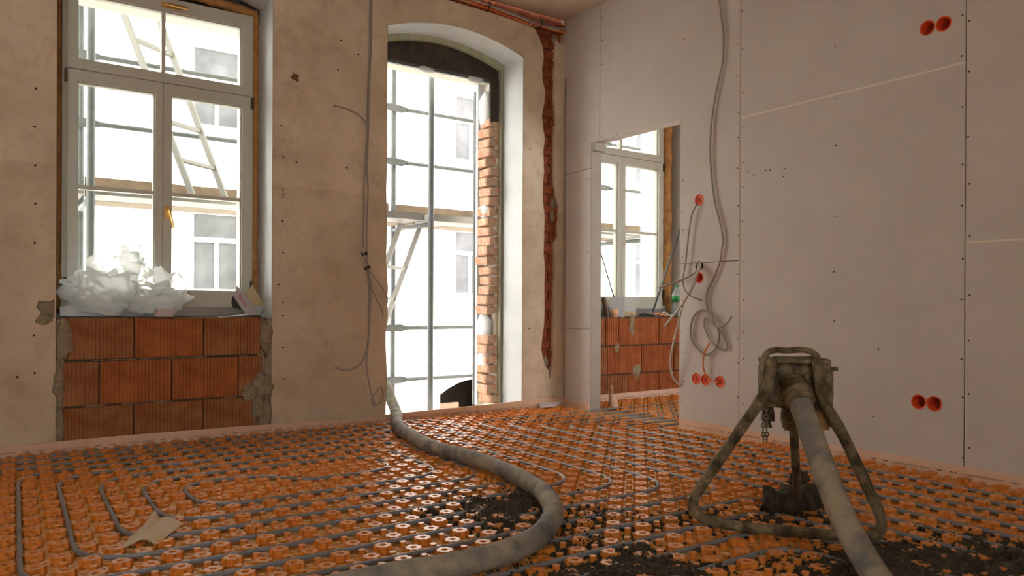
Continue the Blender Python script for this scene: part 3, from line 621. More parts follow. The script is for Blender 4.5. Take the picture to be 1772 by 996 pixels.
# ------------------------------------------------------------------ windows
def window(name, dx, label, foam_w, first):
    R_ = empty(name, (0.837+dx, WALL_Y+0.25, 0.79), label, None, None, 'structure'); yb = WALL_Y+0.25
    def bx(n_, x0, x1, z0, z1, d0, d1, m='window_white', par=None): return MB().box((x0+dx, yb+d0, z0), (x1+dx, yb+d1, z1)).build(n_, m, par or R_)
    f_ = MB()
    for (x0, x1, z0, z1) in ((0.308, 0.335, 0.79, 2.665), (1.342, 1.366, 0.79, 2.665), (0.335, 1.342, 2.635, 2.665), (0.335, 1.342, 0.79, 0.815)): f_.box((x0+dx, yb, z0), (x1+dx, yb+0.07, z1))
    f_.build('outer_frame', 'window_white', R_)
    def sash(n_, x0, x1, z0, z1, g0, g1, h0, h1):
        b = MB()
        for (a, c, e, d) in ((x0, g0, z0, z1), (g1, x1, z0, z1), (g0, g1, z0, h0), (g0, g1, h1, z1)): b.box((a+dx, yb-0.012, e), (c+dx, yb+0.055, d))
        for (a, c, e, d) in ((g0, g0+0.008, h0, h1), (g1-0.008, g1, h0, h1), (g0+0.008, g1-0.008, h0, h0+0.008), (g0+0.008, g1-0.008, h1-0.008, h1)): b.box((a+dx, yb+0.006, e), (c+dx, yb+0.05, d))
        s = b.build(n_, 'window_white', R_)
        MB().box((g0+0.008+dx, yb+0.024, h0+0.008), (g1-0.008+dx, yb+0.028, h1-0.008)).build('pane', 'window_glass', s); return s
    t = sash('top_sash', 0.332, 1.345, 2.146, 2.638, 0.380, 1.294, 2.202, 2.582)
    bx('glazing_bar', 0.824, 0.846, 2.21, 2.575, 0.004, 0.048, par=t)
    l = sash('casement', 0.332, 0.830, 0.812, 2.140, 0.381, 0.790, 0.885, 2.076); bx('glazing_bar', 0.389, 0.782, 1.464, 1.487, 0.004, 0.048, par=l)
    r = sash('casement', 0.833, 1.345, 0.812, 2.140, 0.877, 1.297, 0.885, 2.076); bx('glazing_bar', 0.885, 1.289, 1.464, 1.487, 0.004, 0.048, par=r)
    if first:
        hd = MB(); hd.box((0.838+dx, yb-0.020, 1.33), (0.866+dx, yb-0.012, 1.40)); hd.tube([(0.852+dx, yb-0.015, 1.385), (0.852+dx, yb-0.05, 1.385), (0.858+dx, yb-0.056, 1.37), (0.884+dx, yb-0.058, 1.265)], 0.0095, 8); hd.build('handle', 'brass', r)
        hd = MB(); hd.box((0.82+dx, yb-0.020, 2.598), (0.92+dx, yb-0.012, 2.628)); hd.tube([(0.842+dx, yb-0.015, 2.612), (0.842+dx, yb-0.05, 2.612), (0.96+dx, yb-0.054, 2.606)], 0.009, 8); hd.build('handle', 'brass', t)
    else:
        MB().lathe([(0.012, 0), (0.008, 0.012)], (0.86+dx, yb-0.012, 1.36), (0, -1, 0), 10).build('handle', 'brass', r)
    for (x, z_) in ((0.318, 2.10), (1.352, 2.10), (1.352, 0.92), (0.318, 0.92)): bx('hinge', x, x+0.015, z_-0.035, z_+0.035, -0.024, -0.002, 'hinge_bronze')
    bx('bottom_ledge', 0.30, 1.40, 0.735, 0.79, -0.03, 0.09, 'sill_metal'); bx('rain_bar', 0.32, 1.37, 0.782, 0.812, -0.02, 0.0, 'window_white')
    # expanding foam round the frame
    b = MB(); n_ = 34
    b.tube([(1.366+foam_w/2+dx + 0.005*noise.noise(Vector((0, k*0.6, dx))), yb+0.01, 0.75+1.93*k/n_) for k in range(n_+1)], [foam_w*0.5*(1.05+0.25*noise.noise(Vector((k*0.7, 3, dx)))) for k in range(n_+1)], 8); b.build('foam_seam', 'expanding_foam', R_, True)
    b = MB(); b.tube([(0.292+dx + 0.004*noise.noise(Vector((5, k*0.6, dx))), yb+0.03, 0.75+1.93*k/n_) for k in range(n_+1)], 0.017, 8); b.build('foam_seam', 'expanding_foam', R_, True)
    b = MB(); b.tube([(0.30+1.09*k/24+dx, yb+0.015, 2.685 + 0.035*(1-(k/12-1)**2)) for k in range(25)], [0.030*(1+0.35*noise.noise(Vector((k*0.8, 9, dx)))) for k in range(25)], 8); b.build('foam_seam', 'expanding_foam', R_, True)
    MB().box((0.26+dx, yb+0.045, 2.64), (1.42+dx, yb+0.056, 2.84)).build('head_backing', 'burnt_timber', R_)
    return R_
window('window_1', 0.0, 'white wooden casement window with brass handle above the clay blocks', 0.038, True)
window('window_2', 3.764, 'white wooden casement window seen through the doorway', 0.10, False)
sm = lump((0.84, WALL_Y+0.11, 0.722), 0.1, 3, (5.6, 1.1, 0.08), 3, 0.2); sm.build('sill_mortar', 'sill_mortar', wall_window, True)
MB().add([(1.10, WALL_Y-0.012, 0.728), (1.28, WALL_Y-0.01, 0.742), (1.41, WALL_Y-0.008, 0.742), (1.41, WALL_Y+0.03, 0.748), (1.25, WALL_Y+0.03, 0.746), (1.10, WALL_Y-0.004, 0.731)], [(0, 1, 4, 5), (1, 2, 3, 4)]).build('paint_skin', 'reveal_paint', wall_window, fixn=False)

# ------------------------------------------------------------------ outside: scaffold, ladder, building across the court
sc_ = empty('scaffold', (2.9, 5.7, -3.5), 'galvanised tube scaffold with plank decks standing outside the windows', 'scaffold')
for x in (0.49, 2.908, 5.33):
    for y in (5.35, 6.05): MB().tube([(x, y, -3.5), (x, y, 6.2)], 0.0245, 12).build('standard', 'galvanised', sc_, True)
    for z_ in (1.47, -0.53, 3.47): MB().tube([(x, 5.35, z_), (x, 6.05, z_)], 0.02, 8).build('transom', 'galvanised', sc_, True)
def rail(xa, xb, y, z_):
    b = MB(); L = xb-xa
    b.tube([(xa+0.11, y, z_), (xb-0.11, y, z_)], 0.018, 8)
    for s_, x in ((1, xa), (-1, xb)):
        b.add([(x-0.03*s_, y-0.005, z_-0.03), (x+0.06*s_, y-0.005, z_-0.033), (x+0.13*s_, y-0.005, z_-0.016), (x+0.13*s_, y-0.005, z_+0.016), (x+0.06*s_, y-0.005, z_+0.033), (x-0.03*s_, y-0.005, z_+0.03),
               (x-0.03*s_, y+0.005, z_-0.03), (x+0.06*s_, y+0.005, z_-0.033), (x+0.13*s_, y+0.005, z_-0.016), (x+0.13*s_, y+0.005, z_+0.016), (x+0.06*s_, y+0.005, z_+0.033), (x-0.03*s_, y+0.005, z_+0.03)],
              [(0,1,2,3,4,5), (11,10,9,8,7,6)] + [(k, k+6, (k+1) % 6+6, (k+1) % 6) for k in range(6)])
    b.build('guard_rail', 'galvanised', sc_)
for bay, (xa, xb) in enumerate(((-1.93, 0.49), (0.49, 2.908), (2.908, 5.33), (5.33, 7.75))):
    for z_ in (2.55, 2.075, 0.604, 0.143): rail(xa, xb, 6.015 - 0.013*(bay % 2), z_)
    for k, y in enumerate((5.40, 5.72)):
        for zz in (1.50, -0.50, 3.50):
            MB().box((xa+0.03, y, zz), (xb-0.03, y+0.30, zz+0.055)).build('plank', 'scaffold_wood' if k else 'aluminium', sc_)
    MB().box((xa+0.03, 6.075, 1.56), (xb-0.03, 6.10, 1.71)).build('toe_board', 'scaffold_wood', sc_)
def ladder(a, b_, wdir, label):
    a = Vector(a); b_ = Vector(b_); wd = Vector(wdir).normalized(); ax = (b_-a).normalized(); nn = ax.cross(wd).normalized()
    L = empty('ladder', a, label, 'ladder')
    for s_ in (-0.5, 0.5): MB().obox((a+b_)/2 + wd*0.36*s_, ax, wd, nn, (b_-a).length/2, 0.010, 0.022).build('stile', 'aluminium', L)
    n_ = int((b_-a).length/0.28)
    for k in range(1, n_): 
        c = a + ax*(0.28*k); MB().obox(c, wd, ax, nn, 0.18, 0.014, 0.014).build('rung', 'aluminium', L)
ladder((1.30, 5.75, 1.56), (0.71, 5.75, 3.15), (0.8, 0.6, 0), 'aluminium ladder on the scaffold deck seen through the casement window')
ladder((2.17, 5.75, -0.44), (2.93, 5.75, 1.49), (0.8, 0.6, 0), 'aluminium ladder below the scaffold deck seen through the balcony opening')
YF = 16.5
bl = empty('apartment_building', (8, YF, -3.5), 'cream rendered apartment building across the courtyard with white windows', 'building')
cols = [(3.35 + 3.17*k) for k in range(-4, 7)]; fl_rows = ((4.54, 6.28, 5.58), (1.06, 2.78, 2.17), (8.0, 9.7, 9.1))
holes = []
for x in cols:
    for (z0, z1, zt) in fl_rows: holes.append([(x, z0), (x+1.06, z0), (x+1.06, z1), (x, z1)])
gate = [(9.25, -3.45)] + [(11.3, -3.45)] + [(11.3 + (9.25-11.3)*k/8, -1.45 + 0.35*(1-(k/4-1)**2)) for k in range(9)]
gate = gate[:2] + gate[2:]
bo = [(-22, -3.5), (48, -3.5), (48, 11.5), (-22, 11.5)]
G3 = lambda d: (lambda u, v: (u, YF + d, v))
b = MB(); b.fill([bo] + holes + [gate], G3(0))
for l in holes + [gate]: b.rim(l, G3(0), G3(0.22))
b.build('facade', 'facade_render', bl, fixn=False)
b = MB()
b.box((-22, YF-0.25, 10.9), (48, YF+0.1, 11.5)); b.build('cornice', 'facade_trim', bl)
MB().box((-22, YF-0.05, 3.55), (48, YF, 3.72)).build('string_course', 'facade_trim', bl)
MB().box((9.1, YF+0.05, -1.0), (11.5, YF+2.1, -0.9)).box((9.1, YF+0.05, -3.45), (9.2, YF+2.1, -0.9)).box((11.35, YF+0.05, -3.45), (11.5, YF+2.1, -0.9)).build('passage_light_block', 'dark_gate', bl)  # roof and sides added to keep daylight out of the passage
MB().box((9.2, YF+2.0, -3.45), (11.4, YF+2.1, -0.9)).build('passage_wall', 'dark_gate', bl)
MB().box((9.2, YF+0.5, -3.45), (10.1, YF+0.6, -1.75)).build('passage_fence', 'brown_wood', bl)
MB().box((10.6, YF+0.2, -3.45), (11.3, YF+0.5, -1.0)).build('gate_leaf', 'dark_gate', bl)
for x in cols:
    for (z0, z1, zt) in fl_rows:
        f_ = MB()
        for (a, c, e, d) in ((0, 0.07, z0, z1), (0.99, 1.06, z0, z1), (0.07, 0.99, z0, z0+0.07), (0.07, 0.99, z1-0.07, z1), (0.07, 0.99, zt-0.05, zt+0.05), (0.49, 0.57, z0+0.07, zt-0.05)): f_.box((x+a, YF+0.14, e), (x+c, YF+0.22, d))
        wf = f_.build('window_frame', 'facade_render', bl)
        for (a, c, e, d) in ((0.07, 0.49, z0+0.07, zt-0.05), (0.57, 0.99, z0+0.07, zt-0.05), (0.07, 0.99, zt+0.05, z1-0.07)): MB().box((x+a, YF+0.18, e), (x+c, YF+0.19, d)).build('pane', 'far_glass', wf)
        MB().box((x-0.05, YF-0.08, z0-0.08), (x+1.11, YF+0.16, z0)).build('window_sill', 'facade_trim', bl)
MB().box((-22, WALL_Y+0.52, -3.6), (48, YF+3, -3.5)).build('ground', 'courtyard_paving', kind='structure', label='pale paving of the courtyard below')

# ------------------------------------------------------------------ hose and discharge tripod
hp = [(2.37, 5.31, -0.40), (2.38, 5.28, 0.02), (2.375, 5.18, 0.20), (2.345, 4.98, 0.215), (2.30, 4.80, 0.135), (2.25, 4.62, 0.075)]
hp += [tuple(on_floor(*q, 0.064)) for q in ((690,738),(718,757),(757,776),(800,787),(850,803),(900,826),(938,850),(957,880),(951,905),(928,930),(880,953),(820,970),(750,985),(690,994))]
hp += [(0.62, 1.84, 0.064), (0.32, 1.62, 0.064), (0.22, 1.22, 0.064), (0.42, 0.86, 0.064), (0.85, 0.66, 0.064), (1.35, 0.66, 0.064), (1.72, 0.84, 0.066), (1.92, 1.06, 0.085), (2.04, 1.24, 0.20), (2.135, 1.395, 0.385), (2.195, 1.492, 0.515)]
hs = smooth_path(hp, 10)
hose = base_thing('concrete_hose', MB().tube(hs, [0.0375*(1+0.03*noise.noise(Vector((k*0.4, 0, 0)))) for k in range(len(hs))], 20), 'hose_rubber', 'thick grey dusty rubber hose snaking from the balcony opening across the floor to the tripod', 'hose', True)
TC = Vector((2.275, 1.565, 0)); tu = Vector((0.62, -0.785, 0)).normalized(); tn = Vector((-tu.y*-1, 0, 0))
tn = Vector((-0.785, -0.62, 0)).normalized()       # towards the viewer
tp = empty('discharge_tripod', (TC.x, TC.y, 0.03), 'mud-caked steel tripod holding up the end of the concrete hose', 'tripod')
def T(u, n_, z_): return TC + tu*u + tn*n_ + Vector((0, 0, z_))
pl = on_floor(1205, 893, 0.05); pr = on_floor(1520, 942, 0.05)
def on_box_plane(px, py, n_):      # a point of the tripod's own upright plane, n_ in front of its centre
    d = ray(px, py); o = Vector((0, 0, CAM_H)); q = TC + tn*n_; t = (q-o).dot(tn)/d.dot(tn); return o + d*t
LL = [on_box_plane(1333, 622, 0.085), on_box_plane(1333, 650, 0.10), on_box_plane(1322, 682, 0.105), on_box_plane(1268, 762, 0.07), on_box_plane(1213, 842, 0.03), on_box_plane(1200, 868, 0.03), on_box_plane(1206, 888, 0.045), pl + Vector((0.02, -0.02, 0)),
      on_box_plane(1300, 914, 0.065), on_box_plane(1400, 930, 0.065), on_box_plane(1486, 940, 0.06), on_box_plane(1518, 926, 0.03), on_box_plane(1524, 895, 0.03), on_box_plane(1500, 840, 0.04), on_box_plane(1460, 755, 0.09), on_box_plane(1432, 706, 0.105), on_box_plane(1420, 670, 0.10), on_box_plane(1415, 625, 0.085)]
LL[7] = on_box_plane(1232, 901, 0.06)
loop = smooth_path(LL, 6); zmin = min(p.z for p in loop)
loop = [Vector((p.x, p.y, max(p.z, 0.046))) for p in loop]
MB().tube(loop, [0.0185*(1+0.14*noise.noise(p*30)) for p in loop], 12).build('leg_loop', 'muddy_steel', tp, True)
hl_ = [on_box_plane(1320, 690, 0.075), on_box_plane(1319, 650, 0.08), on_box_plane(1321, 625, 0.08), on_box_plane(1327, 611, 0.08), on_box_plane(1342, 605, 0.08), on_box_plane(1362, 606, 0.08), on_box_plane(1392, 605, 0.08), on_box_plane(1408, 611, 0.08), on_box_plane(1415, 622, 0.08), on_box_plane(1415, 660, 0.08)]
MB().tube(smooth_path(hl_, 5), 0.0105, 10).build('handle', 'muddy_steel', tp, True)
def rough_box(name, u0, u1, n0, n1, z0, z1, m, amp=0.008, bev=0.08, seed=0, tilt=0.0):
    bm = bmesh.new(); bmesh.ops.create_cube(bm, size=1.0); bmesh.ops.bevel(bm, geom=bm.edges[:], offset=bev, segments=2, affect='EDGES'); bmesh.ops.subdivide_edges(bm, edges=bm.edges[:], cuts=3, use_grid_fill=True)
    b = MB(); vs = []
    for v in bm.verts:
        c = T(u0 + (u1-u0)*(v.co.x+0.5), n0 + (n1-n0)*(v.co.y+0.5) + tilt*v.co.z, z0 + (z1-z0)*(v.co.z+0.5)); vs.append(c + noise.noise_vector(c*26 + Vector((seed, 0, 0)))*amp)
    bm.verts.ensure_lookup_table(); b.add(vs, [[v.index for v in f.verts] for f in bm.faces]); bm.free(); return b.build(name, m, tp, True)
ref = T(0, 0.06, 0)
def uz(px, py, n_): q = on_box_plane(px, py, n_); return (q-TC).dot(tu), q.z
uL, zT = uz(1316, 618, 0.06); uR, _ = uz(1438, 618, 0.06); _, zB = uz(1380, 708, 0.06); uM, _ = uz(1412, 650, 0.06); _, zP = uz(1380, 744, 0.0)
bxo = rough_box('hopper', uL, uR, -0.07, 0.05, zB, zT-0.006, 'muddy_steel', 0.008)
rough_box('hopper_rim', uL-0.004, uR+0.004, -0.078, 0.068, zT-0.022, zT, 'muddy_steel', 0.005, 0.2, 3)
rough_box('side_plate', uM, uR+0.006, -0.06, 0.075, zB+0.0, zT-0.02, 'muddy_steel', 0.007, 0.1, 5)
rough_box('side_plate', uL-0.004, uL+0.028, -0.06, 0.072, zB+0.01, zT-0.02, 'muddy_steel', 0.007, 0.1, 6)
rough_box('outlet_throat', uL+0.075, uR-0.07, -0.06, 0.02, zP, zB+0.02, 'muddy_steel', 0.010, 0.1, 7)
ua, za = uz(1318, 690, 0.02); ub, zb = uz(1340, 740, 0.02)
rough_box('mud_lump', ua, ub, -0.03, 0.04, zb, za+0.03, 'screed', 0.014, 0.2, 9)
ua, za = uz(1408, 702, 0.05); ub, zb = uz(1436, 742, 0.05)
rough_box('yellow_bracket', ua, ub, 0.02, 0.06, zb, za, 'yellow_steel', 0.006, 0.1, 11, -0.02)
hd_dir = (Vector(hs[-1]) - Vector(hs[-6])).normalized()
MB().lathe([(0.043, 0), (0.049, 0.004), (0.049, 0.018), (0.044, 0.02), (0.044, 0.032), (0.050, 0.034), (0.050, 0.046), (0.042, 0.05), (0.042, 0.09)], Vector(hs[-1]) - hd_dir*0.035, hd_dir, 20).build('coupling', 'muddy_steel', tp, True)
q = on_box_plane(1395, 652, 0.07); MB().lathe([(0.012, 0), (0.012, 0.010), (0.007, 0.014)], q, tn, 10).build('bolt', 'muddy_steel', tp, True)
q = on_box_plane(1439, 638, 0.03); MB().lathe([(0.008, 0), (0.006, 0.02)], q, tu, 8).build('bolt', 'muddy_steel', tp, True)
a_ = on_box_plane(1325, 692, 0.09); b_ = on_box_plane(1346, 690, 0.09); MB().tube([a_, b_], 0.008, 8).build('latch_bar', 'muddy_steel', tp, True)
for (x0_, x1_) in ((1319, 1321), (1326, 1327)):
    y = 698; k = 0
    while y < 762:
        q = on_box_plane(x0_ + (x1_-x0_)*(y-698)/64, y, 0.075); ax = tu if k % 2 else tn
        MB().tube([q + ax*0.005*math.cos(t*PI/4) + Vector((0, 0, 0.0095*math.sin(t*PI/4))) for t in range(8)], 0.0022, 5, closed=True).build('chain_link', 'muddy_steel', tp, True); y += 7.6; k += 1
fo = on_floor(1383, 876, 0.05)
MB().tube([T(0.0, -0.06, zB+0.03), Vector((fo.x, fo.y, 0.05)) + Vector((0.02, 0.02, 0))], 0.016, 10).build('rear_leg', 'muddy_steel', tp, True)
for k, (px_, py_, r_) in enumerate(((1340, 872, 0.052), (1368, 872, 0.056), (1395, 866, 0.058), (1382, 845, 0.038))):
    q = on_floor(px_, py_, 0.045); lump((q.x, q.y, 0.05 if k < 3 else 0.085), r_, 60+k, (1, 1, 0.95), 3, 0.7).build('mud_clod', 'screed', tp, True)
q = [on_box_plane(*p_) for p_ in ((1418, 742, 0.02), (1426, 752, 0.0), (1420, 766, -0.01), (1417, 758, -0.02))]
MB().add([q[0], on_box_plane(1431, 733, 0.01), q[2], on_box_plane(1419, 748, 0.03)], [(0, 1, 2, 3)]).build('torn_tape', 'apron_film', tp, fixn=False)

# ------------------------------------------------------------------ spilled screed
blobs = []
for (px_, py_, r_, h_) in ((872, 882, .20, .030), (905, 868, .13, .032), (835, 872, .13, .022), (800, 862, .09, .012), (748, 888, .055, .024), (865, 903, .12, .022), (905, 848, .10, .018), (940, 890, .08, .020), (1010, 880, .09, .008), (1040, 895, .11, .008), (985, 905, .09, .010),
                       (960, 940, .11, .012), (890, 985, .10, .010), (1110, 905, .13, .007), (1170, 895, .12, .007), (1010, 940, .12, .009), (1080, 950, .10, .014), (1110, 952, .06, .022), (1050, 988, .13, .026), (1120, 984, .13, .030), (1180, 988, .10, .026), (1000, 994, .10, .020), (1230, 975, .06, .016),
                       (1290, 905, .14, .012), (1340, 900, .13, .014), (1370, 885, .13, .022), (1420, 900, .10, .012), (1450, 965, .12, .022), (1510, 958, .13, .024), (1560, 950, .11, .026), (1580, 968, .15, .030), (1640, 960, .12, .024), (1690, 950, .09, .022), (1740, 962, .13, .028), (1680, 985, .16, .030), (1560, 990, .18, .030), (1770, 985, .13, .028), (1480, 990, .14, .026),
                       (1610, 915, .06, .012), (1690, 932, .07, .026), (1500, 935, .07, .015), (1760, 940, .06, .020), (1400, 985, .08, .014), (1240, 885, .08, .008), (1345, 975, .05, .010)):
    q = on_floor(px_, py_, 0.015); blobs.append((q.x, q.y, r_, h_))
def spill_h(x, y):
    s_ = 0.0
    for (bx_, by_, r_, h_) in blobs:
        d2 = ((x-bx_)**2 + (y-by_)**2)/(r_*r_)
        if d2 < 4: s_ = max(s_, h_*math.exp(-d2*1.2)*1.3)
    if s_ <= 0.002: return -1
    n1 = noise.noise(Vector((x*14, y*14, 0))); n2 = noise.noise(Vector((x*48, y*48, 3))); n3 = noise.noise(Vector((x*110, y*110, 7)))
    return s_*(1 + 0.75*n1) + 0.012*n2 + 0.008*n3 - 0.006
cell = 0.0085; bxs = [b[0] for b in blobs]; bys = [b[1] for b in blobs]
gx0, gx1, gy0, gy1 = min(bxs)-0.3, max(bxs)+0.3, min(bys)-0.3, max(bys)+0.3
nx, ny = int((gx1-gx0)/cell), int((gy1-gy0)/cell); hh = {}; near = set()
for (bx_, by_, r_, h_) in blobs:
    for i in range(int((bx_-2*r_-gx0)/cell), int((bx_+2*r_-gx0)/cell)+1):
        for j in range(int((by_-2*r_-gy0)/cell), int((by_+2*r_-gy0)/cell)+1): near.add((i, j))
sp = MB(); idx = {}
for (i, j) in near:
    h_ = spill_h(gx0+i*cell, gy0+j*cell); hh[(i, j)] = h_
def vid(i, j):
    if (i, j) not in idx:
        idx[(i, j)] = len(sp.v); x, y = gx0+i*cell, gy0+j*cell
        sp.v.append((x+random.uniform(-.003, .003), y+random.uniform(-.003, .003), max(-0.0008, hh[(i, j)])))
    return idx[(i, j)]
for (i, j) in near:
    q = [(i, j), (i+1, j), (i+1, j+1), (i, j+1)]
    if all(c in hh for c in q) and max(hh[c] for c in q) > 0.0005: sp.f.append(tuple(vid(*c) for c in q))
ico = bmesh.new(); bmesh.ops.create_icosphere(ico, subdivisions=1, radius=1.0); ico.verts.ensure_lookup_table()
IV = [v.co.copy() for v in ico.verts]; IF = [[v.index for v in f.verts] for f in ico.faces]; ico.free()
for k in range(10000):
    bx_, by_, r_, h_ = random.choice(blobs); a = random.uniform(0, 2*PI); d = r_*abs(random.gauss(0, 0.85)); x = bx_+d*math.cos(a); y = by_+d*math.sin(a)
    if x > WALL_X-0.1: continue
    z_ = max(0.002, spill_h(x, y)); s_ = random.uniform(0.0015, 0.006)*(2.0 if random.random() < 0.10 else 1)
    if random.random() < 0.22 and z_ < 0.012: z_ = 0.026 if random.random() < 0.3 else 0.004
    sp.add([Vector((x, y, z_)) + v*s_*random.uniform(0.7, 1.25) for v in IV], IF)
sp.build('spilled_screed', 'screed', None, fixn=False, label='dark damp screed crumbs spilled between the orange studs', cat='screed', kind='stuff')

# ------------------------------------------------------------------ cables
def cable(name, pts, r, m, label, cat='cable', sub=6, group=None):
    return base_thing(name, MB().tube(smooth_path(pts, sub), r, 8), m, label, cat, True, group)
R_ = lambda l, d=-0.012: [on_partition(q[0], q[1], q[2] if len(q) > 2 else d) for q in l]
Wl = lambda l, d=-0.008: [on_window_wall(q[0], q[1], q[2] if len(q) > 2 else d) for q in l]
cable('power_cable', R_([(1243,-14),(1246,10),(1252,60),(1250,110),(1240,155),(1232,205),(1229,250),(1230,290),(1236,345),(1246,385),(1251,415),(1249,430),(1245,455),(1233,485),(1224,503),(1223,525),(1226.5,540),(1234,550),(1237,560,-.02),(1243,571),(1244,586),(1238,603),(1225,613),(1213,609),(1200,593),(1194.7,573),(1199,550),(1210,538),(1223,538),(1231.6,545.4,-.024),(1237,561,-.03),(1250,578),(1258,595.6),(1256.7,604),(1248,604),(1233,593,-.022),(1221.5,573),(1218,558),(1221.5,549),(1229,553,-.03),(1237,563,-.04),(1248,564,-.04),(1260,555.5,-.05),(1266,546.7,-.06)]), 0.0062, 'cable_grey', 'long grey cable hanging down the plasterboard wall and knotted into two loops')
cable('power_cable', R_([(1207,352),(1201,362,-.02),(1196,375,-.02),(1191,411,-.02),(1186.5,453,-.02),(1182,479,-.02),(1181.4,488,-.025),(1186,503,-.03),(1198,513,-.03),(1214,519,-.03)]), 0.0055, 'cable_grey', 'thin grey cable hooking down from the upper single socket box')
cable('power_cable', R_([(1211,456,.005),(1212,462,-.03),(1205,475,-.05),(1194,503,-.07),(1177.6,530,-.09),(1160,552,-.1),(1149,565.5,-.11)]), 0.0072, 'cable_white', 'straight pale cable slanting down left from the round wall hole across the doorway')
cable('power_cable', R_([(1209,458,.005),(1208,468,-.03),(1198,498,-.05),(1182.6,525,-.06),(1172.6,563,-.06),(1163.8,600.6,-.06),(1160,628,-.05),(1164,651,-.03),(1171,661,-.01),(1178,667,-.006)]), 0.0072, 'cable_white', 'pale cable bowing from the round wall hole down across the doorway edge')
cable('power_cable', R_([(1210,460,.005),(1207,468,-.03),(1197.7,475,-.06),(1182.6,482.7,-.09),(1160,491,-.12),(1140,497.5,-.14)]), 0.0062, 'cable_grey', 'short grey cable sticking out left of the round wall hole in front of the bottle')
cable('power_cable', R_([(1228,593,-.03),(1220,608,-.03),(1216.5,628,-.025),(1220,646,-.02),(1230,657,-.01),(1240,661,-.004),(1247,661,.004)]), 0.0048, 'cable_orange', 'thin orange cable curling up out of the low socket box')
cable('power_cable', Wl([(640.5,-14),(640,40),(639.5,90),(637,145),(635.5,217),(632,289),(630,330),(630,360),(628.5,420),(630,440),(635,462),(638,488.5),(639,516.6),(637.5,540),(638,576),(635,603),(627,625),(614,636.7),(596,640),(583,636.5),(580,635.5,-.006)]), 0.006, 'cable_grey', 'grey cable down the old wall between the windows, its foot curving left into a hole')
cable('power_cable', Wl([(643.5,-14),(643,40),(642,90),(639.5,145),(638,217),(635.5,289),(637,325),(636,360),(634.5,400),(635,440),(638,468),(641,490),(641.5,520),(640.5,545),(637.5,594),(634.5,627),(637,652),(643,681),(650,699),(657.6,697),(663,683),(659.4,670),(650,679,-.016),(643,692),(648.6,702.6)]), 0.005, 'cable_grey', 'second grey cable down the old wall, ending in a small loop near the floor')
cable('power_cable', Wl([(577,182,-.006),(582,183),(599,188),(620.8,199),(633.5,213,-.018),(635,225,-.018)]), 0.006, 'cable_grey', 'short grey cable arching from a plaster hole to the cable run')
cable('power_cable', Wl([(636,463,-.018),(641,470,-.02),(652,484.5,-.02),(666,506.6,-.02),(671,523.7,-.02)]), 0.0045, 'cable_grey', 'thin grey cable end slanting right over the balcony opening edge')
cable('power_cable', Wl([(639,472,-.018),(643,496.5,-.02),(650,514.6,-.02),(660,532.7,-.02),(663,550.8,-.02)]), 0.0045, 'cable_grey', 'thin grey cable end hanging lower beside the balcony opening edge')
cable('power_cable', Wl([(634,464,-.018),(626,448,-.02),(620.5,430,-.02),(621,420,-.02),(624.5,420,-.02),(628,432,-.02),(631,446,-.02)]), 0.0045, 'cable_white', 'small pale cable loop beside the black clips')
for (px_, py_, lab) in ((630.5, 439, 'upper black clip on the wall cables'), (635.5, 463, 'lower black clip on the wall cables')):
    q = on_window_wall(px_, py_, -0.01); b = MB().obox(q, (0.94, 0, 0.3), (0, 1, 0), (-0.3, 0, 0.94), 0.018, 0.012, 0.011); base_thing('cable_clip', b, 'tie_black', lab, 'clip')
cbn = empty('cable_bundle', (3.3, WALL_Y, 3.0), 'bundle of red and white cables tied together in the chase under the ceiling', 'cables')
cols_ = ['cable_red', 'cable_white', 'cable_orange', 'cable_grey', 'cable_red', 'cable_white', 'cable_orange', 'cable_red', 'cable_grey']
for k in range(9):
    oy = -0.006 - 0.012*(k % 3); oz = 0.013*(k//3)
    pts = [(1.6, 3.045), (2.2, 3.04), (2.66, 3.025), (2.95, 3.015), (3.08, 3.003), (3.25, 2.993), (3.40, 2.980), (3.50, 2.985), (3.62, 2.99 + 0.014*math.sin(k*2.1)), (3.733, 2.975 + 0.010*(k % 4))]
    MB().tube(smooth_path([(x, WALL_Y + 0.012 + oy + 0.006*math.sin(x*6+k), z_ + oz + 0.006*math.sin(x*4+k*1.7)) for x, z_ in pts], 5), 0.0062, 6).build('cable', cols_[k], cbn, True)
for x, z_ in ((3.485, 2.998), (3.00, 3.025)):
    MB().tube([(x + 0.012*math.sin(t*PI/5), WALL_Y - 0.008 + 0.032*math.cos(t*PI/5), z_ + 0.036*math.sin(t*PI/5)) for t in range(10)], 0.005, 6, closed=True).build('cable_tie', 'tie_black', cbn, True)

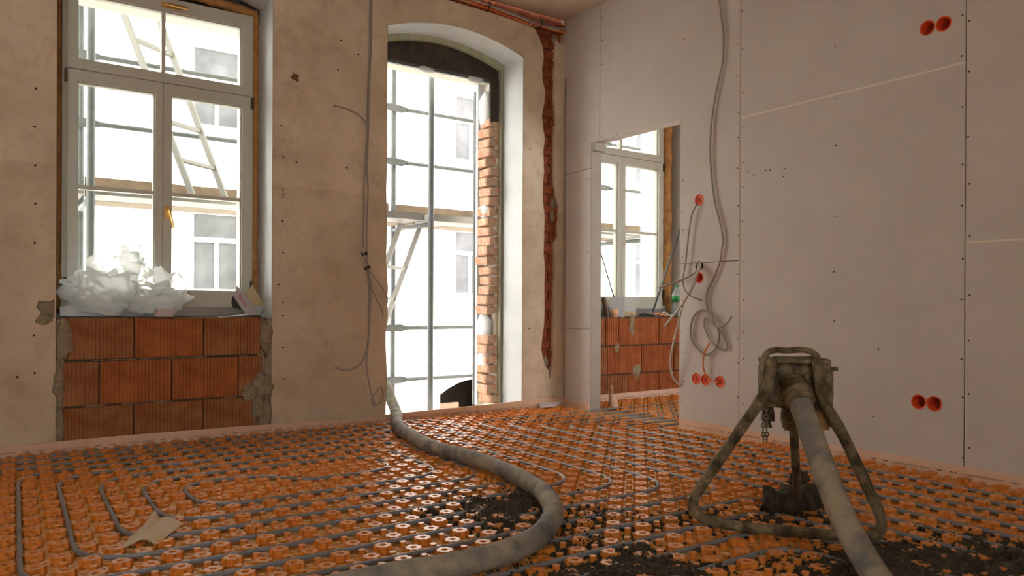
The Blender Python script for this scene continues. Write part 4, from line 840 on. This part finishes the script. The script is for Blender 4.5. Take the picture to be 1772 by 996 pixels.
# ------------------------------------------------------------------ socket boxes
labs = ['left of the two red socket boxes high on the plasterboard wall', 'right of the two red socket boxes high on the plasterboard wall', 'single red socket box at head height beside the doorway', 'red socket box below the round wall hole', 'left of the three red socket boxes low beside the doorway', 'middle of the three red socket boxes low beside the doorway', 'right of the three red socket boxes low beside the doorway', 'left of the two red socket boxes low on the wall behind the tripod', 'right of the two red socket boxes low on the wall behind the tripod']
for s, lab in zip(socks, labs):
    e = empty('socket_box', (WALL_X, s.y, s.z), lab, 'socket box', 'red flush socket boxes in the plasterboard wall')
    b = MB(); N = 20
    prof = [(SR+0.003, -0.0015), (SR-0.003, -0.0025), (SR-0.004, 0.0), (SR-0.006, 0.045)]
    for r_, d in prof:
        for k in range(N): a = 2*PI*k/N; b.v.append((WALL_X+d, s.y+r_*math.cos(a), s.z+r_*math.sin(a)))
    for i in range(3):
        for k in range(N): b.f.append((i*N+k, i*N+(k+1) % N, (i+1)*N+(k+1) % N, (i+1)*N+k))
    b.build('rim', 'socket_red', e, True, fixn=False)
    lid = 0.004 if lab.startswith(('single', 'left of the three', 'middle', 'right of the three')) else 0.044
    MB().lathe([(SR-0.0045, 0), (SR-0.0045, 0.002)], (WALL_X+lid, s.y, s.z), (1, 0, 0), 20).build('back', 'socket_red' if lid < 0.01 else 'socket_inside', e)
    for t in range(2): MB().tube([(WALL_X+lid-0.002, s.y-0.012+0.02*t, s.z-0.015), (WALL_X+lid-0.006, s.y+0.004, s.z+0.004), (WALL_X+lid-0.002, s.y+0.014-0.02*t, s.z+0.012)], 0.002, 5).build('wire_end', 'socket_inside', e)
MB().lathe([(0.032, 0), (0.032, 0.002)], (WALL_X+0.06, 3.267, 1.068), (1, 0, 0), 18).build('cavity_back', 'dark_hole', wall_right)

# ------------------------------------------------------------------ things on the sills and the floor
def crumple(parts, seed):
    b = MB()
    for q, (c, r, sq) in enumerate(parts):
        bm = bmesh.new(); bmesh.ops.create_icosphere(bm, subdivisions=4, radius=1.0)
        for v in bm.verts:
            n_ = v.co.normalized(); p = n_*1.3 + Vector((seed+q*3.7, c[0]*5, q))
            cellp = noise.cell_vector(p*2.6)                                   # broad flat folds with sharp creases between them
            f1 = noise.voronoi(p*1.7)[0]; k = 0.82 + 0.36*(f1[1]-f1[0]) - 0.15*f1[0] + 0.30*noise.noise(p*1.1)
            f2 = noise.voronoi(p*3.4)[0]; k += 0.17*(f2[1]-f2[0]) + 0.05*noise.noise(p*6)
            v.co = Vector(c) + Vector((n_.x*r*sq[0]*k, n_.y*r*sq[1]*k, n_.z*r*sq[2]*k))
            v.co.z = max(v.co.z, 0.742); v.co.y = min(v.co.y, WALL_Y+0.215)
        bm.verts.ensure_lookup_table(); b.add([v.co for v in bm.verts], [[v.index for v in f.verts] for f in bm.faces]); bm.free()
    return b
bag = crumple([((0.51, WALL_Y+0.085, 0.872), 0.215, (1.05, 0.5, 0.72)), ((0.385, WALL_Y+0.10, 0.90), 0.12, (0.9, 0.55, 0.6)), ((0.77, WALL_Y+0.09, 0.835), 0.17, (1.1, 0.5, 0.62)), ((0.59, WALL_Y+0.13, 0.985), 0.17, (1.0, 0.25, 0.85)), ((0.655, WALL_Y+0.14, 1.07), 0.10, (0.65, 0.14, 1.1)), ((0.89, WALL_Y+0.13, 0.915), 0.09, (0.75, 0.22, 1.0)), ((0.80, WALL_Y+0.13, 0.95), 0.09, (0.9, 0.3, 0.9))], 4.0)
base_thing('plastic_sheet', bag, 'plastic_film', 'crumpled clear plastic sheet heaped on the window sill', 'plastic sheet', True)
def carton(name, c, sx, sy, sz, rot, label, word, m='grey_carton'):
    M_ = Matrix.Translation(Vector(c)) @ rot; e = empty(name, c, label, 'box')
    def part(n_, a, b_, m_): 
        q = MB().box(a, b_); q.v = [tuple(M_ @ Vector(v)) for v in q.v]; return q.build(n_, m_, e)
    return e, M_, part
# open carton lying tilted in the sill corner
e = empty('carton', (1.30, WALL_Y+0.055, 0.742), 'grey open carton with red lettering tilted in the corner of the window sill', 'box')
V_ = lambda px, py, d: on_window_wall(px, py, d)
def panel_quad(n_, pts_, m_, th=0.0018):
    o_ = MB().add(pts_, [tuple(range(len(pts_)))]).build(n_, m_, e, fixn=False); mo_ = o_.modifiers.new('thick', 'SOLIDIFY'); mo_.thickness = th; mo_.offset = 0; return o_
A0, A1, A2, A3 = V_(410.4, 494, .085), V_(403.4, 511, .055), V_(425.9, 545.0, .040), V_(436.5, 528.6, .072)
pnl = panel_quad('label_panel', [A0, A1, A2, A3], 'grey_carton')
C3, C2 = V_(457.8, 528.6, .125), V_(449, 542.9, .085)
panel_quad('base_panel', [A3, A2, C2, C3], 'grey_carton')
panel_quad('flap', [V_(436.1, 492.3, .165), V_(425.2, 508.2, .13), V_(438.5, 527.5, .11), C3], 'brown_carton')
panel_quad('back_panel', [V_(430, 516, .12), A3, C3, V_(440, 520, .14)], 'brown_carton')
panel_quad('inner_tray', [A1 + Vector((0, 0.012, 0)), V_(400.2, 522, .085), V_(402.7, 532, .085), V_(417.5, 534.5, .075)], 'dark_rubber')
t_me = text_mesh('lettering', 'Bullet', 0.036, 'red_ink')
tx = (A2-A1).normalized(); tz = tx.cross(A0-A1).normalized(); ty = tz.cross(tx)
if tz.y > 0: tz = -tz
pos = A1 + (A2-A1)*0.20 + (A0-A1)*0.36 + tz*0.0022 - ORG[e]
o = bpy.data.objects.new('lettering', t_me); COL.objects.link(o); o.parent = pnl
mm_ = Matrix((tx, ty, tz)).transposed().to_4x4(); mm_.translation = pos; o.matrix_local = mm_
q = MB(); q.obox((0.803, WALL_Y+0.035, 0.757), (0.97, 0.1, 0), (-0.1, 0.97, 0), (0, 0, 1), 0.045, 0.035, 0.024)
base_thing('plaster_offcut', q, 'plasterboard', 'small grey offcut block beside the plastic sheet on the sill', 'block')
# next room sill
ZS = 0.712
e = empty('carton', (4.40, WALL_Y+0.08, ZS), 'upright grey carton with red lettering on the far sill', 'box')
c_ = MB(); c_.obox((4.40, WALL_Y+0.08, ZS+0.085), (0.75, -0.66, 0), (0.66, 0.75, 0), (0, 0, 1), 0.058, 0.048, 0.085); bd = c_.build('body', 'grey_carton', e)
o = bpy.data.objects.new('lettering', text_mesh('lettering', 'Bullet', 0.04, 'red_ink')); COL.objects.link(o); o.parent = bd
nrm = Vector((-0.66, -0.75, 0)); o.matrix_local = Matrix.Translation(nrm*0.049 + Vector((-0.02, 0.02, 0.02))) @ Matrix.Rotation(math.atan2(-0.66, 0.75), 4, 'Z') @ Matrix.Rotation(PI/2, 4, 'X') @ Matrix.Rotation(PI/2, 4, 'Z')
for k, lab in enumerate(('lower of two small cartons stacked beside the upright grey carton', 'upper of two small cartons stacked beside the upright grey carton')):
    b = MB().obox((4.535, WALL_Y+0.09, ZS+0.025+0.046*k), (0.95, -0.3, 0), (0.3, 0.95, 0), (0, 0, 1), 0.055, 0.04, 0.0225); base_thing('small_carton', b, 'grey_carton' if k else 'brown_carton', lab, 'box')
base_thing('plastic_cup', MB().lathe([(0.026, 0), (0.038, 0.07), (0.035, 0.07), (0.024, 0.006)], (4.315, WALL_Y+0.03, ZS), (0, 0, 1), 16), 'cup_orange', 'pale orange cup standing before the upright grey carton', 'cup', True)
bt = empty('water_bottle', (5.14, WALL_Y+0.09, ZS), 'clear plastic water bottle with green label on the far sill', 'bottle')
MB().lathe([(0.035, 0), (0.042, 0.01), (0.042, 0.05), (0.039, 0.06), (0.042, 0.07), (0.042, 0.19), (0.036, 0.225), (0.016, 0.26), (0.013, 0.275)], (5.14, WALL_Y+0.09, ZS), (0, 0, 1), 18).build('body', 'bottle_plastic', bt, True)
MB().lathe([(0.0435, 0.135), (0.0435, 0.19)], (5.14, WALL_Y+0.09, ZS), (0, 0, 1), 18).build('label_band', 'bottle_green', bt, True)
MB().lathe([(0.0155, 0.272), (0.0155, 0.292)], (5.14, WALL_Y+0.09, ZS), (0, 0, 1), 14).build('cap', 'bottle_green', bt, True)
for k in range(4):
    x = 4.68 + 0.085*k; c = ('tie_black', 'cable_grey', 'cable_orange', 'cable_white')[k]
    cable('cable_scrap', [(x-0.06, WALL_Y+0.03+0.02*(k % 3), ZS+0.012), (x, WALL_Y+0.05, ZS+0.03+0.01*(k % 2)), (x+0.07, WALL_Y+0.02+0.03*(k % 2), ZS+0.014), (x+0.11, WALL_Y+0.06, ZS+0.012)], 0.009, c, ('black', 'grey', 'orange', 'white')[k] + ' cable scrap in the tangle on the far sill', 'cable', 4, 'cable scraps on the far sill')
base_thing('metal_rod', MB().tube([(4.79, WALL_Y+0.05, ZS+0.03), (5.235, WALL_Y+0.10, 1.60)], 0.0085, 8), 'galvanised', 'grey rod leaning right against the far window reveal', 'rod', True)
base_thing('metal_rod', MB().tube([(4.405, WALL_Y+0.13, ZS+0.17), (4.19, WALL_Y+0.17, 1.50)], 0.006, 8), 'galvanised', 'thin grey rod leaning left behind the upright carton', 'rod', True)
base_thing('wooden_slat', MB().obox((4.215, WALL_Y+0.03, ZS+0.085), (0.25, 0, -0.97), (0, 1, 0), (0.97, 0, 0.25), 0.085, 0.02, 0.008), 'brown_wood', 'short wooden slat leaning left of the orange cup', 'slat')
# torn brown paper on the studs
pc = on_floor(262, 925, 0.03); b = MB(); nu, nv = 14, 10
pu = Vector((rt.x, rt.y, 0)); pv = Vector((fw.x, fw.y, 0))
for j in range(nv+1):
    for i in range(nu+1):
        a = i/nu-0.5; c = j/nv-0.5; ss = 0.112*a*(1.0+0.25*c); tt = 0.17*c + 0.05*a
        if j == 0: tt += 0.055*math.exp(-((a-0.08)/0.17)**2)
        z_ = 0.032 + 0.035*max(0, 0.5+c)*(0.6+0.4*math.sin(a*7+1)) + 0.05*math.exp(-((a+0.22)/0.10)**2)*(c+0.5) - 0.012*(0.5-c)*abs(a)*2
        q = pc + pu*ss + pv*tt + Vector((0, 0, z_-0.03)); b.v.append(tuple(q))
for j in range(nv):
    for i in range(nu): b.f.append((j*(nu+1)+i, j*(nu+1)+i+1, (j+1)*(nu+1)+i+1, (j+1)*(nu+1)+i))
pp = base_thing('paper_scrap', b, 'paper_brown', 'torn curled piece of brown paper lying on the orange studs', 'paper', True)
sd = pp.modifiers.new('thick', 'SOLIDIFY'); sd.thickness = 0.0012
print('studs', len(big), len(small))
